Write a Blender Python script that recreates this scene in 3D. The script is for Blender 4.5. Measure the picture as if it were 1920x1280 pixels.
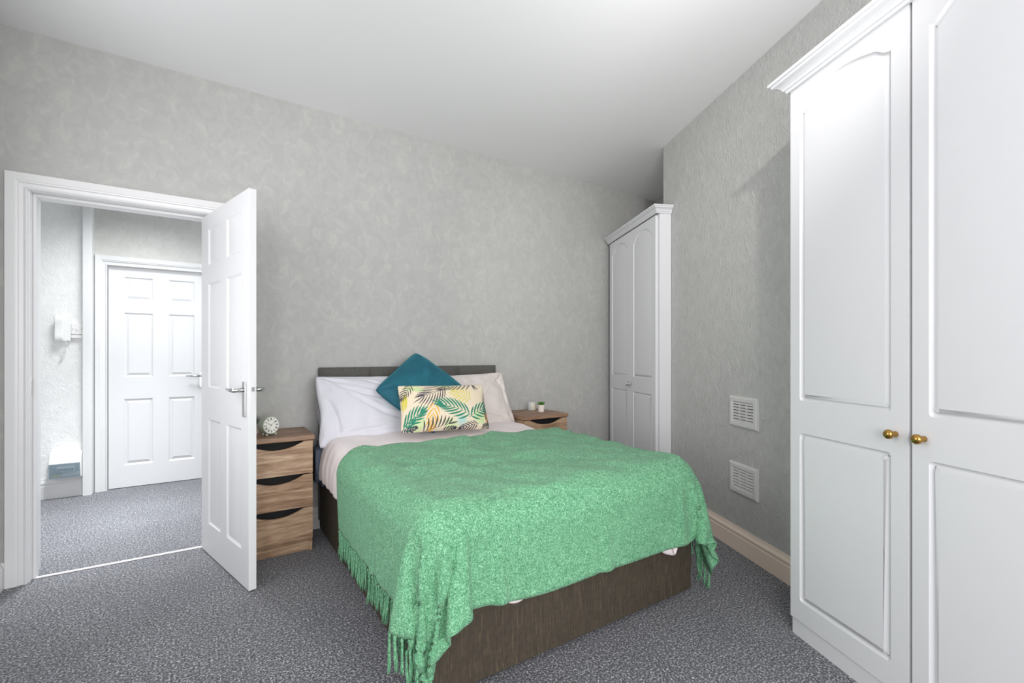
import bpy, bmesh, math, random
import numpy as np
from mathutils import Vector, Matrix, noise
from mathutils.geometry import tessellate_polygon

for _o in list(bpy.data.objects):
    bpy.data.objects.remove(_o)
scene = bpy.context.scene
C = scene.collection
PI = math.pi
random.seed(4)

# ------------------------------------------------------------------ camera
CAM_H = 1.155
cd = bpy.data.cameras.new('camera')
cd.sensor_width = 36.0
cd.lens = 871.0 / 1920 * 36
cd.shift_y = 25.0 / 1920
cd.clip_start = 0.05
cam = bpy.data.objects.new('camera', cd)
C.objects.link(cam)
cam.location = (0, 0, CAM_H)
cam.rotation_euler = (PI / 2, 0, math.radians(56.8 - 90))
scene.camera = cam

# ------------------------------------------------------------------ view, world, lights
vs = scene.view_settings
vs.view_transform = 'Standard'
vs.look = 'None'
vs.gamma = 1
vs.use_curve_mapping = False
vs.exposure = 0.06

world = bpy.data.worlds.new('world')
scene.world = world
world.use_nodes = True
world.node_tree.nodes['Background'].inputs[0].default_value = (0.80, 0.88, 1.0, 1)
world.node_tree.nodes['Background'].inputs[1].default_value = 1.0


def area_light(name, loc, rot, sx, sy, power, col, shape='RECTANGLE', spread=None):
    l = bpy.data.lights.new(name, 'AREA')
    l.shape = shape
    l.size = sx
    if shape in ('RECTANGLE', 'ELLIPSE'):
        l.size_y = sy
    l.energy = power
    l.color = col
    if spread:
        l.spread = spread
    o = bpy.data.objects.new(name, l)
    o.location = loc
    o.rotation_euler = rot
    C.objects.link(o)
    return o


# window daylight behind the camera, unseen hall lamp, and lights added for brightness
area_light('window_daylight', (0.75, -3.46, 1.55), (PI / 2, 0, 0), 2.5, 1.8, 128, (1.0, 0.985, 1.0))
area_light('side_fill_light', (-0.84, 1.75, 1.55), (PI / 2, 0, -PI / 2), 1.9, 1.7, 22, (1.0, 0.985, 1.0))  # added side light for the right wall and far wardrobe
area_light('rear_side_fill_light', (-0.84, -1.75, 1.55), (PI / 2, 0, -PI / 2), 1.9, 1.7, 100, (1.0, 0.985, 1.0))  # added light from the left, behind the camera, to even the brightness
# added fill light out of view, brightens the ceiling and far right corner
area_light('far_corner_fill', (1.22, 0.30, 1.98), (PI - math.radians(64), 0, math.radians(-20)), 0.45, 0.45, 4.6, (1.0, 0.985, 0.985), spread=math.radians(95))
# added spot out of view, shaped to throw the cornice shadow on the right wall
sl = bpy.data.lights.new('cornice_shadow_spot', 'SPOT')
sl.energy = 125
sl.color = (1.0, 0.98, 0.96)
sl.spot_size = math.radians(46)
sl.spot_blend = 0.8
sl.shadow_soft_size = 0.05
so = bpy.data.objects.new('cornice_shadow_spot', sl)
so.location = (0.50, -0.27, 2.74)
so.rotation_euler = (Vector((2.75, 2.62, 1.75)) - Vector(so.location)).to_track_quat('-Z', 'Y').to_euler()
C.objects.link(so)
area_light('hall_lamp_light', (-0.45, 4.35, 2.70), (0, 0, 0), 0.5, 0.5, 20, (0.95, 0.98, 1.0), spread=math.radians(120))
area_light('hall_floor_fill', (-0.55, 4.20, 2.72), (0, 0, 0), 0.2, 0.2, 16, (0.93, 0.97, 1.0), spread=math.radians(62))  # added to brighten the hall carpet, no such fitting known
area_light('hall_side_fill', (0.93, 4.3, 1.5), (0, PI / 2, 0), 1.2, 1.2, 10, (0.90, 0.95, 1.0))  # added light across the hall; the right hall wall has no window


# ------------------------------------------------------------------ materials
def lin(c):
    out = []
    for v in c[:3]:
        v = v / 255.0
        out.append(v / 12.92 if v <= 0.04045 else ((v + 0.055) / 1.055) ** 2.4)
    return (out[0], out[1], out[2], 1.0)


class Mat:
    def __init__(s, name, col, rough=0.6, metal=0.0, **kw):
        s.m = bpy.data.materials.new(name)
        s.m.use_nodes = True
        s.nt = s.m.node_tree
        s.N = s.nt.nodes
        s.b = s.N['Principled BSDF']
        s.b.inputs['Base Color'].default_value = lin(col)
        s.b.inputs['Roughness'].default_value = rough
        s.b.inputs['Metallic'].default_value = metal
        for k, v in kw.items():
            s.b.inputs[k.replace('_', ' ')].default_value = v
        s.tc = None
        s.lastn = None

    def link(s, a, b):
        s.nt.links.new(a, b)

    def coord(s, scale=(1, 1, 1), rot=(0, 0, 0)):
        if s.tc is None:
            s.tc = s.N.new('ShaderNodeTexCoord')
        mp = s.N.new('ShaderNodeMapping')
        mp.inputs['Scale'].default_value = scale
        mp.inputs['Rotation'].default_value = rot
        s.link(s.tc.outputs['Object'], mp.inputs['Vector'])
        return mp.outputs[0]

    def noise(s, scale, detail=2, rough=0.5, cs=(1, 1, 1), dist=0.0, rot=(0, 0, 0)):
        n = s.N.new('ShaderNodeTexNoise')
        n.inputs['Scale'].default_value = scale
        n.inputs['Detail'].default_value = detail
        n.inputs['Roughness'].default_value = rough
        n.inputs['Distortion'].default_value = dist
        s.link(s.coord(cs, rot), n.inputs['Vector'])
        return n.outputs['Fac']

    def voronoi(s, scale, cs=(1, 1, 1), feature='F1', rand=1.0):
        n = s.N.new('ShaderNodeTexVoronoi')
        n.feature = feature
        n.inputs['Scale'].default_value = scale
        n.inputs['Randomness'].default_value = rand
        s.link(s.coord(cs), n.inputs['Vector'])
        return n.outputs['Distance']

    def wave(s, scale, cs=(1, 1, 1), dist=0.0, direction='X', rot=(0, 0, 0), detail=2):
        n = s.N.new('ShaderNodeTexWave')
        n.bands_direction = direction
        n.inputs['Scale'].default_value = scale
        n.inputs['Distortion'].default_value = dist
        n.inputs['Detail'].default_value = detail
        s.link(s.coord(cs, rot), n.inputs['Vector'])
        return n.outputs['Fac']

    def ramp(s, src, stops):
        r = s.N.new('ShaderNodeValToRGB')
        els = r.color_ramp.elements
        while len(els) < len(stops):
            els.new(0.5)
        for e, (p, c) in zip(els, stops):
            e.position = p
            e.color = lin(c)
        s.link(src, r.inputs[0])
        return r.outputs[0]

    def mix(s, a, b, fac=0.5, mode='MIX'):
        n = s.N.new('ShaderNodeMix')
        n.data_type = 'RGBA'
        n.blend_type = mode
        if isinstance(fac, float):
            n.inputs[0].default_value = fac
        else:
            s.link(fac, n.inputs[0])
        s.link(a, n.inputs[6])
        s.link(b, n.inputs[7])
        return n.outputs[2]

    def math(s, op, a, b):
        n = s.N.new('ShaderNodeMath')
        n.operation = op
        for k, v in enumerate((a, b)):
            if isinstance(v, (int, float)):
                n.inputs[k].default_value = v
            else:
                s.link(v, n.inputs[k])
        return n.outputs[0]

    def color(s, out):
        s.link(out, s.b.inputs['Base Color'])
        return s

    def bump(s, h, strength=0.3, dist=0.01):
        n = s.N.new('ShaderNodeBump')
        n.inputs['Strength'].default_value = strength
        n.inputs['Distance'].default_value = dist
        s.link(h, n.inputs['Height'])
        if s.lastn is not None:
            s.link(s.lastn, n.inputs['Normal'])
        s.lastn = n.outputs[0]
        s.link(n.outputs[0], s.b.inputs['Normal'])
        return s


M = {}


def build_materials():
    # embossed wallpaper, pale grey, with faint pearly leaf shapes
    def paper(name, c0, c1, c2, leafy, bstr):
        w = Mat(name, c1, 0.62)
        leaf = w.noise(17, 2.0, 0.5, (1, 1, 0.75), 1.1)
        col = w.ramp(leaf, [(0.40, c0), (0.50, c1), (0.58, c1), (0.66, c2)]) if leafy else w.ramp(leaf, [(0.3, c0), (0.7, c2)])
        w.color(col)
        e1 = w.noise(26, 3.0, 0.55, (1, 1, 0.55), 1.8)
        e2 = w.noise(70, 2.0, 0.5, (1, 1, 0.4), 0.8)
        ridge = w.math('ABSOLUTE', w.math('SUBTRACT', e1, 0.5), 0)
        w.bump(ridge, bstr, 0.02)
        w.bump(e2, bstr * 0.35, 0.006)
        return w.m
    M['paper'] = paper('grey_embossed_wallpaper', (176, 176, 173), (180, 180, 177), (186, 186, 181), True, 0.05)
    M['paper_right'] = paper('grey_rough_wallpaper', (178, 178, 175), (183, 183, 180), (187, 187, 184), False, 0.50)
    M['paper_white'] = paper('white_embossed_wallpaper', (240, 240, 239), (243, 243, 242), (246, 246, 245), False, 0.45)
    M['paper_pale'] = paper('hall_wallpaper_greyer', (203, 202, 198), (207, 206, 202), (212, 211, 207), False, 0.35)  # hall paper in a greyer tone, used above the door
    c = Mat('ceiling_paint', (242, 242, 242), 0.9)
    c.bump(c.noise(6, 2), 0.04, 0.01)
    M['ceiling'] = c.m
    # carpet
    f = Mat('speckled_grey_carpet', (110, 110, 115), 0.95)
    fine = f.noise(125, 2.5, 0.8)
    mid = f.noise(48, 2.0, 0.6)
    big = f.noise(3.0, 2.0, 0.5)
    a = f.ramp(fine, [(0.35, (32, 33, 38)), (0.46, (73, 75, 82)), (0.54, (126, 127, 134)), (0.64, (222, 222, 224))])
    b = f.ramp(mid, [(0.3, (160, 160, 164)), (0.7, (255, 254, 252))])
    col = f.mix(a, b, 0.75, 'MULTIPLY')
    g = f.ramp(big, [(0.3, (225, 225, 228)), (0.7, (255, 255, 255))])
    col = f.mix(col, g, 0.8, 'MULTIPLY')
    f.color(col)
    f.bump(fine, 0.7, 0.006)
    f.bump(mid, 0.4, 0.01)
    f.b.inputs['Sheen Weight'].default_value = 0.25
    M['carpet'] = f.m
    # paints
    M['gloss'] = Mat('white_gloss_paint', (224, 224, 224), 0.32).m
    dr = Mat('white_woodgrain_door_paint', (226, 226, 227), 0.38)
    dr.bump(dr.noise(60, 3, 0.6, (1, 1, 0.07)), 0.05, 0.004)
    M['door'] = dr.m
    M['cream'] = Mat('cream_gloss_paint', (232, 214, 198), 0.35).m
    M['foil'] = Mat('white_wardrobe_foil', (216, 216, 218), 0.42).m
    M['plastic'] = Mat('white_plastic', (238, 238, 236), 0.35).m
    M['vent_plastic'] = Mat('pale_grey_vent_plastic', (205, 205, 202), 0.5).m
    M['dark'] = Mat('painted_recess_shade', (26, 26, 27), 0.8).m  # near-black colour standing in for shade inside vents and drawers
    M['shadow_gap'] = Mat('brown_cavity_board', (52, 46, 42), 0.8).m
    M['chrome'] = Mat('brushed_chrome', (196, 196, 196), 0.22, 1.0).m
    M['brass'] = Mat('antique_brass', (182, 142, 78), 0.16, 1.0).m
    # wood
    def wood(name, cols, sc):
        w = Mat(name, cols[1], 0.5)
        g1 = w.noise(sc, 5, 0.62, (0.9, 1.6, 13), 0.8)
        g2 = w.noise(sc * 6, 3, 0.6, (0.7, 3, 20))
        g3 = w.noise(2.2, 2, 0.5, (1.0, 1.0, 3.5), 1.6)
        c1 = w.ramp(g1, [(0.28, cols[0]), (0.47, cols[1]), (0.66, cols[2])])
        c2 = w.ramp(g2, [(0.36, (178, 168, 158)), (0.56, (255, 255, 255))])
        c3 = w.ramp(g3, [(0.35, (214, 204, 194)), (0.6, (255, 255, 255))])
        w.color(w.mix(w.mix(c1, c2, 0.6, 'MULTIPLY'), c3, 0.7, 'MULTIPLY'))
        w.bump(g2, 0.08, 0.002)
        return w.m
    M['oak'] = wood('grey_oak_woodgrain', [(124, 94, 70), (184, 152, 122), (216, 188, 160)], 3.0)
    M['oak_top'] = wood('darker_oak_woodgrain_top', [(112, 84, 66), (156, 124, 101), (180, 148, 122)], 3.2)
    # fabrics
    b1 = Mat('dark_brown_slub_fabric', (70, 62, 50), 0.85)
    st = b1.noise(60, 3, 0.62, (3.4, 3.4, 0.18))
    st2 = b1.noise(60, 2, 0.5, (1, 1, 1))
    b1.color(b1.mix(b1.ramp(st, [(0.40, (62, 54, 43)), (0.58, (72, 63, 50)), (0.68, (90, 79, 61)), (0.76, (116, 102, 78))]),
                    b1.ramp(st2, [(0.3, (205, 205, 205)), (0.7, (255, 255, 255))]), 0.6, 'MULTIPLY'))
    b1.bump(st, 0.2, 0.004)
    M['base'] = b1.m
    hb = Mat('charcoal_linen_fabric', (84, 83, 78), 0.85)
    wv = hb.noise(300, 2, 0.6, (1, 1, 0.35))
    wv2 = hb.noise(300, 2, 0.6, (0.3, 1, 1))
    hb.color(hb.mix(hb.ramp(wv, [(0.35, (66, 65, 61)), (0.65, (100, 99, 93))]), hb.ramp(wv2, [(0.35, (66, 65, 61)), (0.65, (100, 99, 93))]), 0.5))
    hb.bump(wv, 0.15, 0.002)
    M['headboard'] = hb.m
    ms = Mat('slate_blue_mattress_fabric', (86, 94, 108), 0.8)
    msn = ms.noise(9, 3, 0.6, (1, 1, 1), 1.5)
    ms.color(ms.ramp(msn, [(0.35, (66, 74, 88)), (0.7, (104, 114, 130))]))
    M['mattress'] = ms.m
    def linen(name, c, b2=0.15):
        w = Mat(name, c, 0.8, Sheen_Weight=0.15)
        w.bump(w.noise(7, 4, 0.55, (1, 1, 1), 0.8), b2, 0.03)
        return w.m
    M['pillow_cool'] = linen('white_cotton_pillowcase', (214, 214, 221), 0.2)
    M['pillow_warm'] = linen('ivory_cotton_pillowcase', (219, 210, 205), 0.2)
    dv = Mat('blush_white_cotton_duvet', (238, 228, 227), 0.8, Sheen_Weight=0.15)
    dv.bump(dv.noise(5, 4, 0.5, (1, 1.6, 0.9), 1.0), 0.22, 0.03)
    M['duvet'] = dv.m
    t = Mat('green_woven_wool', (118, 178, 142), 0.92, Sheen_Weight=0.10, Sheen_Roughness=0.5)
    tf = t.noise(210, 2.5, 0.7, (1, 1, 1), 0.6)
    tm = t.noise(60, 2, 0.6)
    col = t.mix(t.ramp(tf, [(0.33, (66, 132, 95)), (0.5, (108, 172, 130)), (0.67, (168, 222, 182))]),
                t.ramp(tm, [(0.3, (205, 215, 208)), (0.7, (255, 255, 255))]), 0.8, 'MULTIPLY')
    t.color(col)
    t.bump(tf, 0.55, 0.006)
    t.bump(tm, 0.25, 0.008)
    M['throw'] = t.m
    v = Mat('teal_velvet', (16, 96, 112), 0.7, Sheen_Weight=0.8, Sheen_Roughness=0.35)
    v.b.inputs['Sheen Tint'].default_value = lin((70, 170, 185))
    vn = v.noise(7, 3, 0.55, (1, 1, 1), 1.0)
    v.color(v.ramp(vn, [(0.3, (12, 84, 102)), (0.7, (22, 106, 122))]))
    v.bump(vn, 0.25, 0.02)
    M['velvet'] = v.m
    M['velvet_piping'] = Mat('dark_teal_piping', (14, 74, 88), 0.8).m
    p = Mat('printed_cushion_cotton', (238, 224, 200), 0.85)
    at = p.N.new('ShaderNodeAttribute')
    at.attribute_name = 'print'
    p.link(at.outputs['Color'], p.b.inputs['Base Color'])
    p.bump(p.noise(420, 1, 0.5), 0.1, 0.001)
    M['print'] = p.m
    # small things
    M['sage'] = Mat('sage_enamel', (176, 184, 168), 0.35).m
    M['clock_face'] = Mat('ivory_clock_face', (240, 240, 232), 0.5).m
    M['ink'] = Mat('black_ink', (28, 28, 28), 0.5).m
    M['pot'] = Mat('white_ceramic', (238, 232, 224), 0.45).m
    sc_ = Mat('succulent_green', (48, 110, 30), 0.5)
    sc_.color(sc_.ramp(sc_.noise(60, 2), [(0.35, (34, 84, 22)), (0.65, (92, 150, 44))]))
    M['succulent'] = sc_.m
    M['succulent_dark'] = Mat('grey_green_leaf', (86, 98, 84), 0.6).m
    M['soil'] = Mat('potting_soil', (60, 46, 36), 0.9).m
    g = Mat('clear_glass', (255, 255, 255), 0.03, Transmission_Weight=1.0, IOR=1.45)
    M['glass'] = g.m
    M['jar_glass'] = Mat('thin_jar_glass', (236, 240, 240), 0.05, Alpha=0.32).m
    M['wax'] = Mat('yellow_candle_wax', (236, 214, 128), 0.5, Subsurface_Weight=0.2).m
    M['clear_cover'] = Mat('smoked_clear_plastic', (150, 170, 180), 0.15, Alpha=0.45).m
    M['label_yellow'] = Mat('yellow_label', (226, 205, 90), 0.6).m
    M['label_white'] = Mat('white_label', (235, 235, 232), 0.6).m
    M['label_blue'] = Mat('grey_blue_panel', (150, 164, 174), 0.5).m
    M['red'] = Mat('red_switch', (120, 46, 50), 0.5).m
    M['navy'] = Mat('navy_switch', (44, 52, 84), 0.5).m
    M['castor'] = Mat('black_castor_plastic', (30, 30, 32), 0.4).m
    M['metal_strip'] = Mat('silver_threshold_strip', (214, 210, 212), 0.4, 0.3).m


build_materials()


# ------------------------------------------------------------------ object helpers
def tag(o, label=None, cat=None, group=None, kind=None):
    if label: o['label'] = label
    if cat: o['category'] = cat
    if group: o['group'] = group
    if kind: o['kind'] = kind
    return o


def thing(name, loc, rotz=0.0, label=None, cat=None, group=None, kind=None, rot=None):
    o = bpy.data.objects.new(name, None)
    o.empty_display_size = 0.1
    o.location = loc
    o.rotation_euler = rot if rot else (0, 0, rotz)
    C.objects.link(o)
    return tag(o, label, cat, group, kind)


def mesh_obj(name, bm, mat, parent=None, smooth=False, bevel=0.0, loc=None, segs=2, autosmooth=None):
    bmesh.ops.recalc_face_normals(bm, faces=bm.faces[:])
    me = bpy.data.meshes.new(name)
    bm.to_mesh(me)
    bm.free()
    for m in (mat if isinstance(mat, (list, tuple)) else [mat]):
        me.materials.append(m)
    if smooth:
        me.polygons.foreach_set('use_smooth', [True] * len(me.polygons))
    o = bpy.data.objects.new(name, me)
    C.objects.link(o)
    if parent: o.parent = parent
    if loc: o.location = loc
    if bevel:
        md = o.modifiers.new('bevel', 'BEVEL')
        md.width = bevel
        md.segments = segs
        md.limit_method = 'ANGLE'
        md.angle_limit = math.radians(40)
        me.polygons.foreach_set('use_smooth', [True] * len(me.polygons))
        wn = o.modifiers.new('wn', 'WEIGHTED_NORMAL')
        wn.keep_sharp = True
    return o


def np_obj(name, V, F, mat, parent=None, smooth=True, loc=None):
    me = bpy.data.meshes.new(name)
    me.from_pydata([tuple(map(float, v)) for v in V], [], [tuple(map(int, f)) for f in F])
    for m in (mat if isinstance(mat, (list, tuple)) else [mat]):
        me.materials.append(m)
    if smooth:
        me.polygons.foreach_set('use_smooth', [True] * len(me.polygons))
    me.update()
    o = bpy.data.objects.new(name, me)
    C.objects.link(o)
    if parent: o.parent = parent
    if loc: o.location = loc
    return o


def box(bm, x0, x1, y0, y1, z0, z1, mi=0, mat=None):
    vs_ = [bm.verts.new((x, y, z)) for z in (z0, z1) for y in (y0, y1) for x in (x0, x1)]
    for f in ((0, 2, 3, 1), (4, 5, 7, 6), (0, 1, 5, 4), (2, 6, 7, 3), (0, 4, 6, 2), (1, 3, 7, 5)):
        fc = bm.faces.new([vs_[i] for i in f])
        fc.material_index = mi
    if mat is not None:
        for v in vs_: v.co = mat @ v.co
    return vs_


def boxo(name, x0, x1, y0, y1, z0, z1, mat, parent=None, bevel=0.0):
    bm = bmesh.new()
    box(bm, x0, x1, y0, y1, z0, z1)
    return mesh_obj(name, bm, mat, parent, bevel=bevel)


def prism(bm, pts, z0, z1):
    n = len(pts)
    a = [bm.verts.new((p[0], p[1], z0)) for p in pts]
    b = [bm.verts.new((p[0], p[1], z1)) for p in pts]
    bm.faces.new(a[::-1]); bm.faces.new(b)
    for i in range(n):
        bm.faces.new((a[i], a[(i + 1) % n], b[(i + 1) % n], b[i]))


def lathe(bm, prof, n=32, M4=None):
    rings = []
    for r, z in prof:
        if r < 1e-6:
            rings.append([bm.verts.new((0, 0, z))])
        else:
            rings.append([bm.verts.new((r * math.cos(2 * PI * i / n), r * math.sin(2 * PI * i / n), z)) for i in range(n)])
    for a, b in zip(rings[:-1], rings[1:]):
        if len(a) == 1 and len(b) == 1: continue
        for i in range(n):
            j = (i + 1) % n
            if len(a) == 1: bm.faces.new((a[0], b[i], b[j]))
            elif len(b) == 1: bm.faces.new((a[i], a[j], b[0]))
            else: bm.faces.new((a[i], a[j], b[j], b[i]))
    if M4 is not None:
        for r in rings:
            for v in r: v.co = M4 @ v.co
    return rings


def tube(bm, pts, radii, n=8, cap=True):
    pts = [Vector(p) for p in pts]
    rings = []
    up = Vector((0.13, 0.27, 0.95))
    for k, p in enumerate(pts):
        d = (pts[min(k + 1, len(pts) - 1)] - pts[max(k - 1, 0)]).normalized()
        a = d.cross(up)
        if a.length < 1e-3: a = d.cross(Vector((1, 0, 0)))
        a.normalize()
        b = d.cross(a)
        r = radii[k] if isinstance(radii, (list, tuple)) else radii
        rings.append([bm.verts.new(p + a * (r * math.cos(2 * PI * i / n)) + b * (r * math.sin(2 * PI * i / n))) for i in range(n)])
    for A, B in zip(rings[:-1], rings[1:]):
        for i in range(n):
            j = (i + 1) % n
            bm.faces.new((A[i], A[j], B[j], B[i]))
    if cap:
        bm.faces.new(rings[0][::-1]); bm.faces.new(rings[-1])


def molding(bm, path, prof, mapf, closed=False):
    """sweep prof [(offset, height)] along a 2D path with mitred corners; offset goes to the left of the path"""
    n = len(path)
    P = [Vector(p) for p in path]
    rows = []
    for i in range(n):
        if closed:
            d0 = (P[i] - P[i - 1]).normalized(); d1 = (P[(i + 1) % n] - P[i]).normalized()
        else:
            d0 = (P[i] - P[max(i - 1, 0)]) if i else (P[1] - P[0])
            d1 = (P[min(i + 1, n - 1)] - P[i]) if i < n - 1 else (P[-1] - P[-2])
            d0 = d0.normalized(); d1 = d1.normalized()
        n0 = Vector((-d0.y, d0.x)); n1 = Vector((-d1.y, d1.x))
        m = (n0 + n1)
        m = m / max(m.dot(n0) * 1.0, 1e-6) if m.length > 1e-6 else n0
        rows.append([bm.verts.new(mapf(P[i].x + m.x * o, P[i].y + m.y * o, h)) for o, h in prof])
    rng = range(n) if closed else range(n - 1)
    k = len(prof)
    for i in rng:
        A, B = rows[i], rows[(i + 1) % n]
        for j in range(k):
            bm.faces.new((A[j], A[(j + 1) % k], B[(j + 1) % k], B[j]))
    if not closed:
        bm.faces.new(rows[0]); bm.faces.new(rows[-1][::-1])


# outline inset for panels
def inset(poly, d):
    n = len(poly); out = []
    for i in range(n):
        p = Vector(poly[i]); a = Vector(poly[i - 1]); b = Vector(poly[(i + 1) % n])
        d0 = (p - a).normalized(); d1 = (b - p).normalized()
        n0 = Vector((-d0.y, d0.x)); n1 = Vector((-d1.y, d1.x))
        m = n0 + n1
        m = m / max(m.dot(n0), 0.35)
        out.append((p.x + m.x * d, p.y + m.y * d))
    return out


def panelled_face(bm, w, h, outlines, steps, y0, sgn, rnd=0.0):
    """front face in XZ at y0 with moulded panels; outlines are CCW in (x,z); steps [(inset, depth)], depth goes into the leaf"""
    outer = [(0, 0), (w, 0), (w, h), (0, h)]
    loops = [outer] + outlines
    tris = tessellate_polygon([[Vector((x, z, 0)) for x, z in l] for l in loops])
    flat = [bm.verts.new((x, y0, z)) for l in loops for x, z in l]
    for t in tris:
        try: bm.faces.new([flat[i] for i in t])
        except ValueError: pass
    k = 4
    for l in outlines:
        prev = flat[k:k + len(l)]; k += len(l)
        for ins, dep in steps:
            pts = inset(l, ins)
            cur = [bm.verts.new((x, y0 + sgn * dep, z)) for x, z in pts]
            for i in range(len(l)):
                j = (i + 1) % len(l)
                bm.faces.new((prev[i], prev[j], cur[j], cur[i]))
            prev = cur
        tr = tessellate_polygon([[Vector((v.co.x, v.co.z, 0)) for v in prev]])
        for t in tr:
            try: bm.faces.new([prev[i] for i in t])
            except ValueError: pass
    return flat[:4]


def leaf_mesh(w, h, t, outlines, steps, both=False):
    """door leaf, x 0..w, z 0..h, front face at y=0 (facing -y), thickness towards +y"""
    bm = bmesh.new()
    a = panelled_face(bm, w, h, outlines, steps, 0, 1)
    if both:
        b = panelled_face(bm, w, h, outlines, steps, t, -1)
    else:
        b = [bm.verts.new((x, t, z)) for x, z in ((0, 0), (w, 0), (w, h), (0, h))]
        bm.faces.new(b)
    for i in range(4):
        j = (i + 1) % 4
        bm.faces.new((a[i], a[j], b[j], b[i]))
    return bm


def rect(x0, x1, z0, z1, r=0.0, n=4):
    if r <= 0: return [(x0, z0), (x1, z0), (x1, z1), (x0, z1)]
    pts = []
    for cx, cz, a0 in ((x1 - r, z0 + r, -90), (x1 - r, z1 - r, 0), (x0 + r, z1 - r, 90), (x0 + r, z0 + r, 180)):
        for k in range(n + 1):
            a = math.radians(a0 + 90 * k / n)
            pts.append((cx + r * math.cos(a), cz + r * math.sin(a)))
    return pts


# ------------------------------------------------------------------ room frame
YB = 3.31          # bedroom face of the back wall
ZC = 2.793         # ceiling
XL = -0.862        # left wall
DV = Vector((0.41027, 0.91197)); NV = Vector((-0.91197, 0.41027))   # along / off the angled right wall
PW = Vector((1.48442, -0.97138))


def onwall(s, off=0.0, base=PW):
    p = base + DV * s + NV * off
    return (p.x, p.y)


def structure():
    bm = bmesh.new()
    box(bm, -2.0, 4.4, -3.8, 5.5, -0.10, 0.0)
    tag(mesh_obj('floor', bm, M['carpet']), 'speckled grey carpet running from the bedroom into the hall', 'floor', kind='structure')
    bm = bmesh.new()
    box(bm, -2.0, 4.4, -3.8, 5.5, ZC, ZC + 0.1)
    tag(mesh_obj('ceiling', bm, M['ceiling']), 'plain matt white ceiling', 'ceiling', kind='structure')
    # back wall with doorway
    bm = bmesh.new()
    t = 0.185
    box(bm, -2.0, -0.780, YB, YB + t, 0, ZC)
    box(bm, -0.780, 0.030, YB, YB + t, 2.005, ZC)
    box(bm, 0.030, 4.4, YB, YB + t, 0, ZC)
    tag(mesh_obj('wall_back', bm, M['paper']), 'pale grey embossed wallpapered wall behind the bed', 'wall', kind='structure')
    bm = bmesh.new()
    for a in ((-3.65, -2.73, 0, ZC), (-0.77, 0.77, 0, ZC), (2.73, YB, 0, ZC), (0.77, 2.73, 0, 0.70), (0.77, 2.73, 2.42, ZC), (-2.73, -0.77, 0, 0.70), (-2.73, -0.77, 2.42, ZC)):
        box(bm, XL - 0.1, XL, a[0], a[1], a[2], a[3])
    tag(mesh_obj('wall_left', bm, M['paper']), 'grey wall at the left edge of the picture', 'wall', kind='structure')
    # right wall (chimney breast) and its alcove
    bm = bmesh.new()
    A = onwall(0.40); B = onwall(3.712); E = onwall(3.712, -0.519); F = onwall(4.93, -0.519)
    G = onwall(4.93, -0.62); H = onwall(0.40, -0.62)
    prism(bm, [A, B, E, F, G, H], 0, ZC)
    tag(mesh_obj('wall_right', bm, M['paper_right']), 'grey rough textured wall between the two white wardrobes', 'wall', kind='structure')
    bm = bmesh.new()
    prism(bm, [(2.10, -0.80), (2.20, -0.80), (2.75, -0.95), (2.75, -3.65), (2.65, -3.65), (2.65, -0.88)][::-1], 0, ZC)
    tag(mesh_obj('wall_right_rear', bm, M['paper_right']), 'grey wall beside the window, behind the viewer', 'wall', kind='structure')
    # front wall with window, behind the camera
    bm = bmesh.new()
    wx0, wx1, wz0, wz1 = -0.52, 2.02, 0.62, 2.47
    for a in ((-0.97, wx0, 0, ZC), (wx1, 2.75, 0, ZC), (wx0, wx1, 0, wz0), (wx0, wx1, wz1, ZC)):
        box(bm, a[0], a[1], -3.65, -3.50, a[2], a[3])
    tag(mesh_obj('wall_front', bm, M['paper']), 'grey wall with the window, behind the viewer', 'wall', kind='structure')
    w = thing('window_1', (0.75, -3.60, wz0), label='white framed window behind the viewer', cat='window', kind='structure')
    bm = bmesh.new()
    W, Hh = wx1 - wx0, wz1 - wz0
    for a in ((-W / 2, -W / 2 + 0.06, 0, Hh), (W / 2 - 0.06, W / 2, 0, Hh), (-W / 2 + 0.06, W / 2 - 0.06, 0, 0.06),
              (-W / 2 + 0.06, W / 2 - 0.06, Hh - 0.06, Hh), (-0.03, 0.03, 0.06, Hh - 0.06)):
        box(bm, a[0], a[1], -0.02, 0.03, a[2], a[3])
    mesh_obj('window_frame', bm, M['gloss'], w)
    bm = bmesh.new(); box(bm, -W / 2 + 0.06, W / 2 - 0.06, 0.0, 0.006, 0.06, Hh - 0.06)
    mesh_obj('window_pane', bm, M['glass'], w)
    for k_, wy in ((2, 1.75), (3, -1.75)):  # both left-wall windows are added to carry the side lighting
        w = thing('window_%d' % k_, (XL - 0.05, wy, 0.70), -PI / 2, label='unseen added white framed window in the left wall, ' + ('level with the bed' if k_ == 2 else 'behind the viewer'), cat='window', kind='structure')
        bm = bmesh.new()
        W, Hh = 1.96, 1.72
        for a in ((-W / 2, -W / 2 + 0.06, 0, Hh), (W / 2 - 0.06, W / 2, 0, Hh), (-W / 2 + 0.06, W / 2 - 0.06, 0, 0.06),
                  (-W / 2 + 0.06, W / 2 - 0.06, Hh - 0.06, Hh), (-0.03, 0.03, 0.06, Hh - 0.06)):
            box(bm, a[0], a[1], -0.02, 0.03, a[2], a[3])
        mesh_obj('window_frame', bm, M['gloss'], w)
        bm = bmesh.new(); box(bm, -W / 2 + 0.06, W / 2 - 0.06, 0.0, 0.006, 0.06, Hh - 0.06)
        mesh_obj('window_pane', bm, M['glass'], w)
    # hall
    bm = bmesh.new()
    box(bm, -2.0, -0.858, 5.16, 5.3, 0, ZC)
    mesh = mesh_obj('wall_hall_back', bm, M['paper_white'])
    tag(mesh, 'white embossed wall in the hall carrying the entry phone', 'wall', kind='structure')
    bm = bmesh.new()
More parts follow.
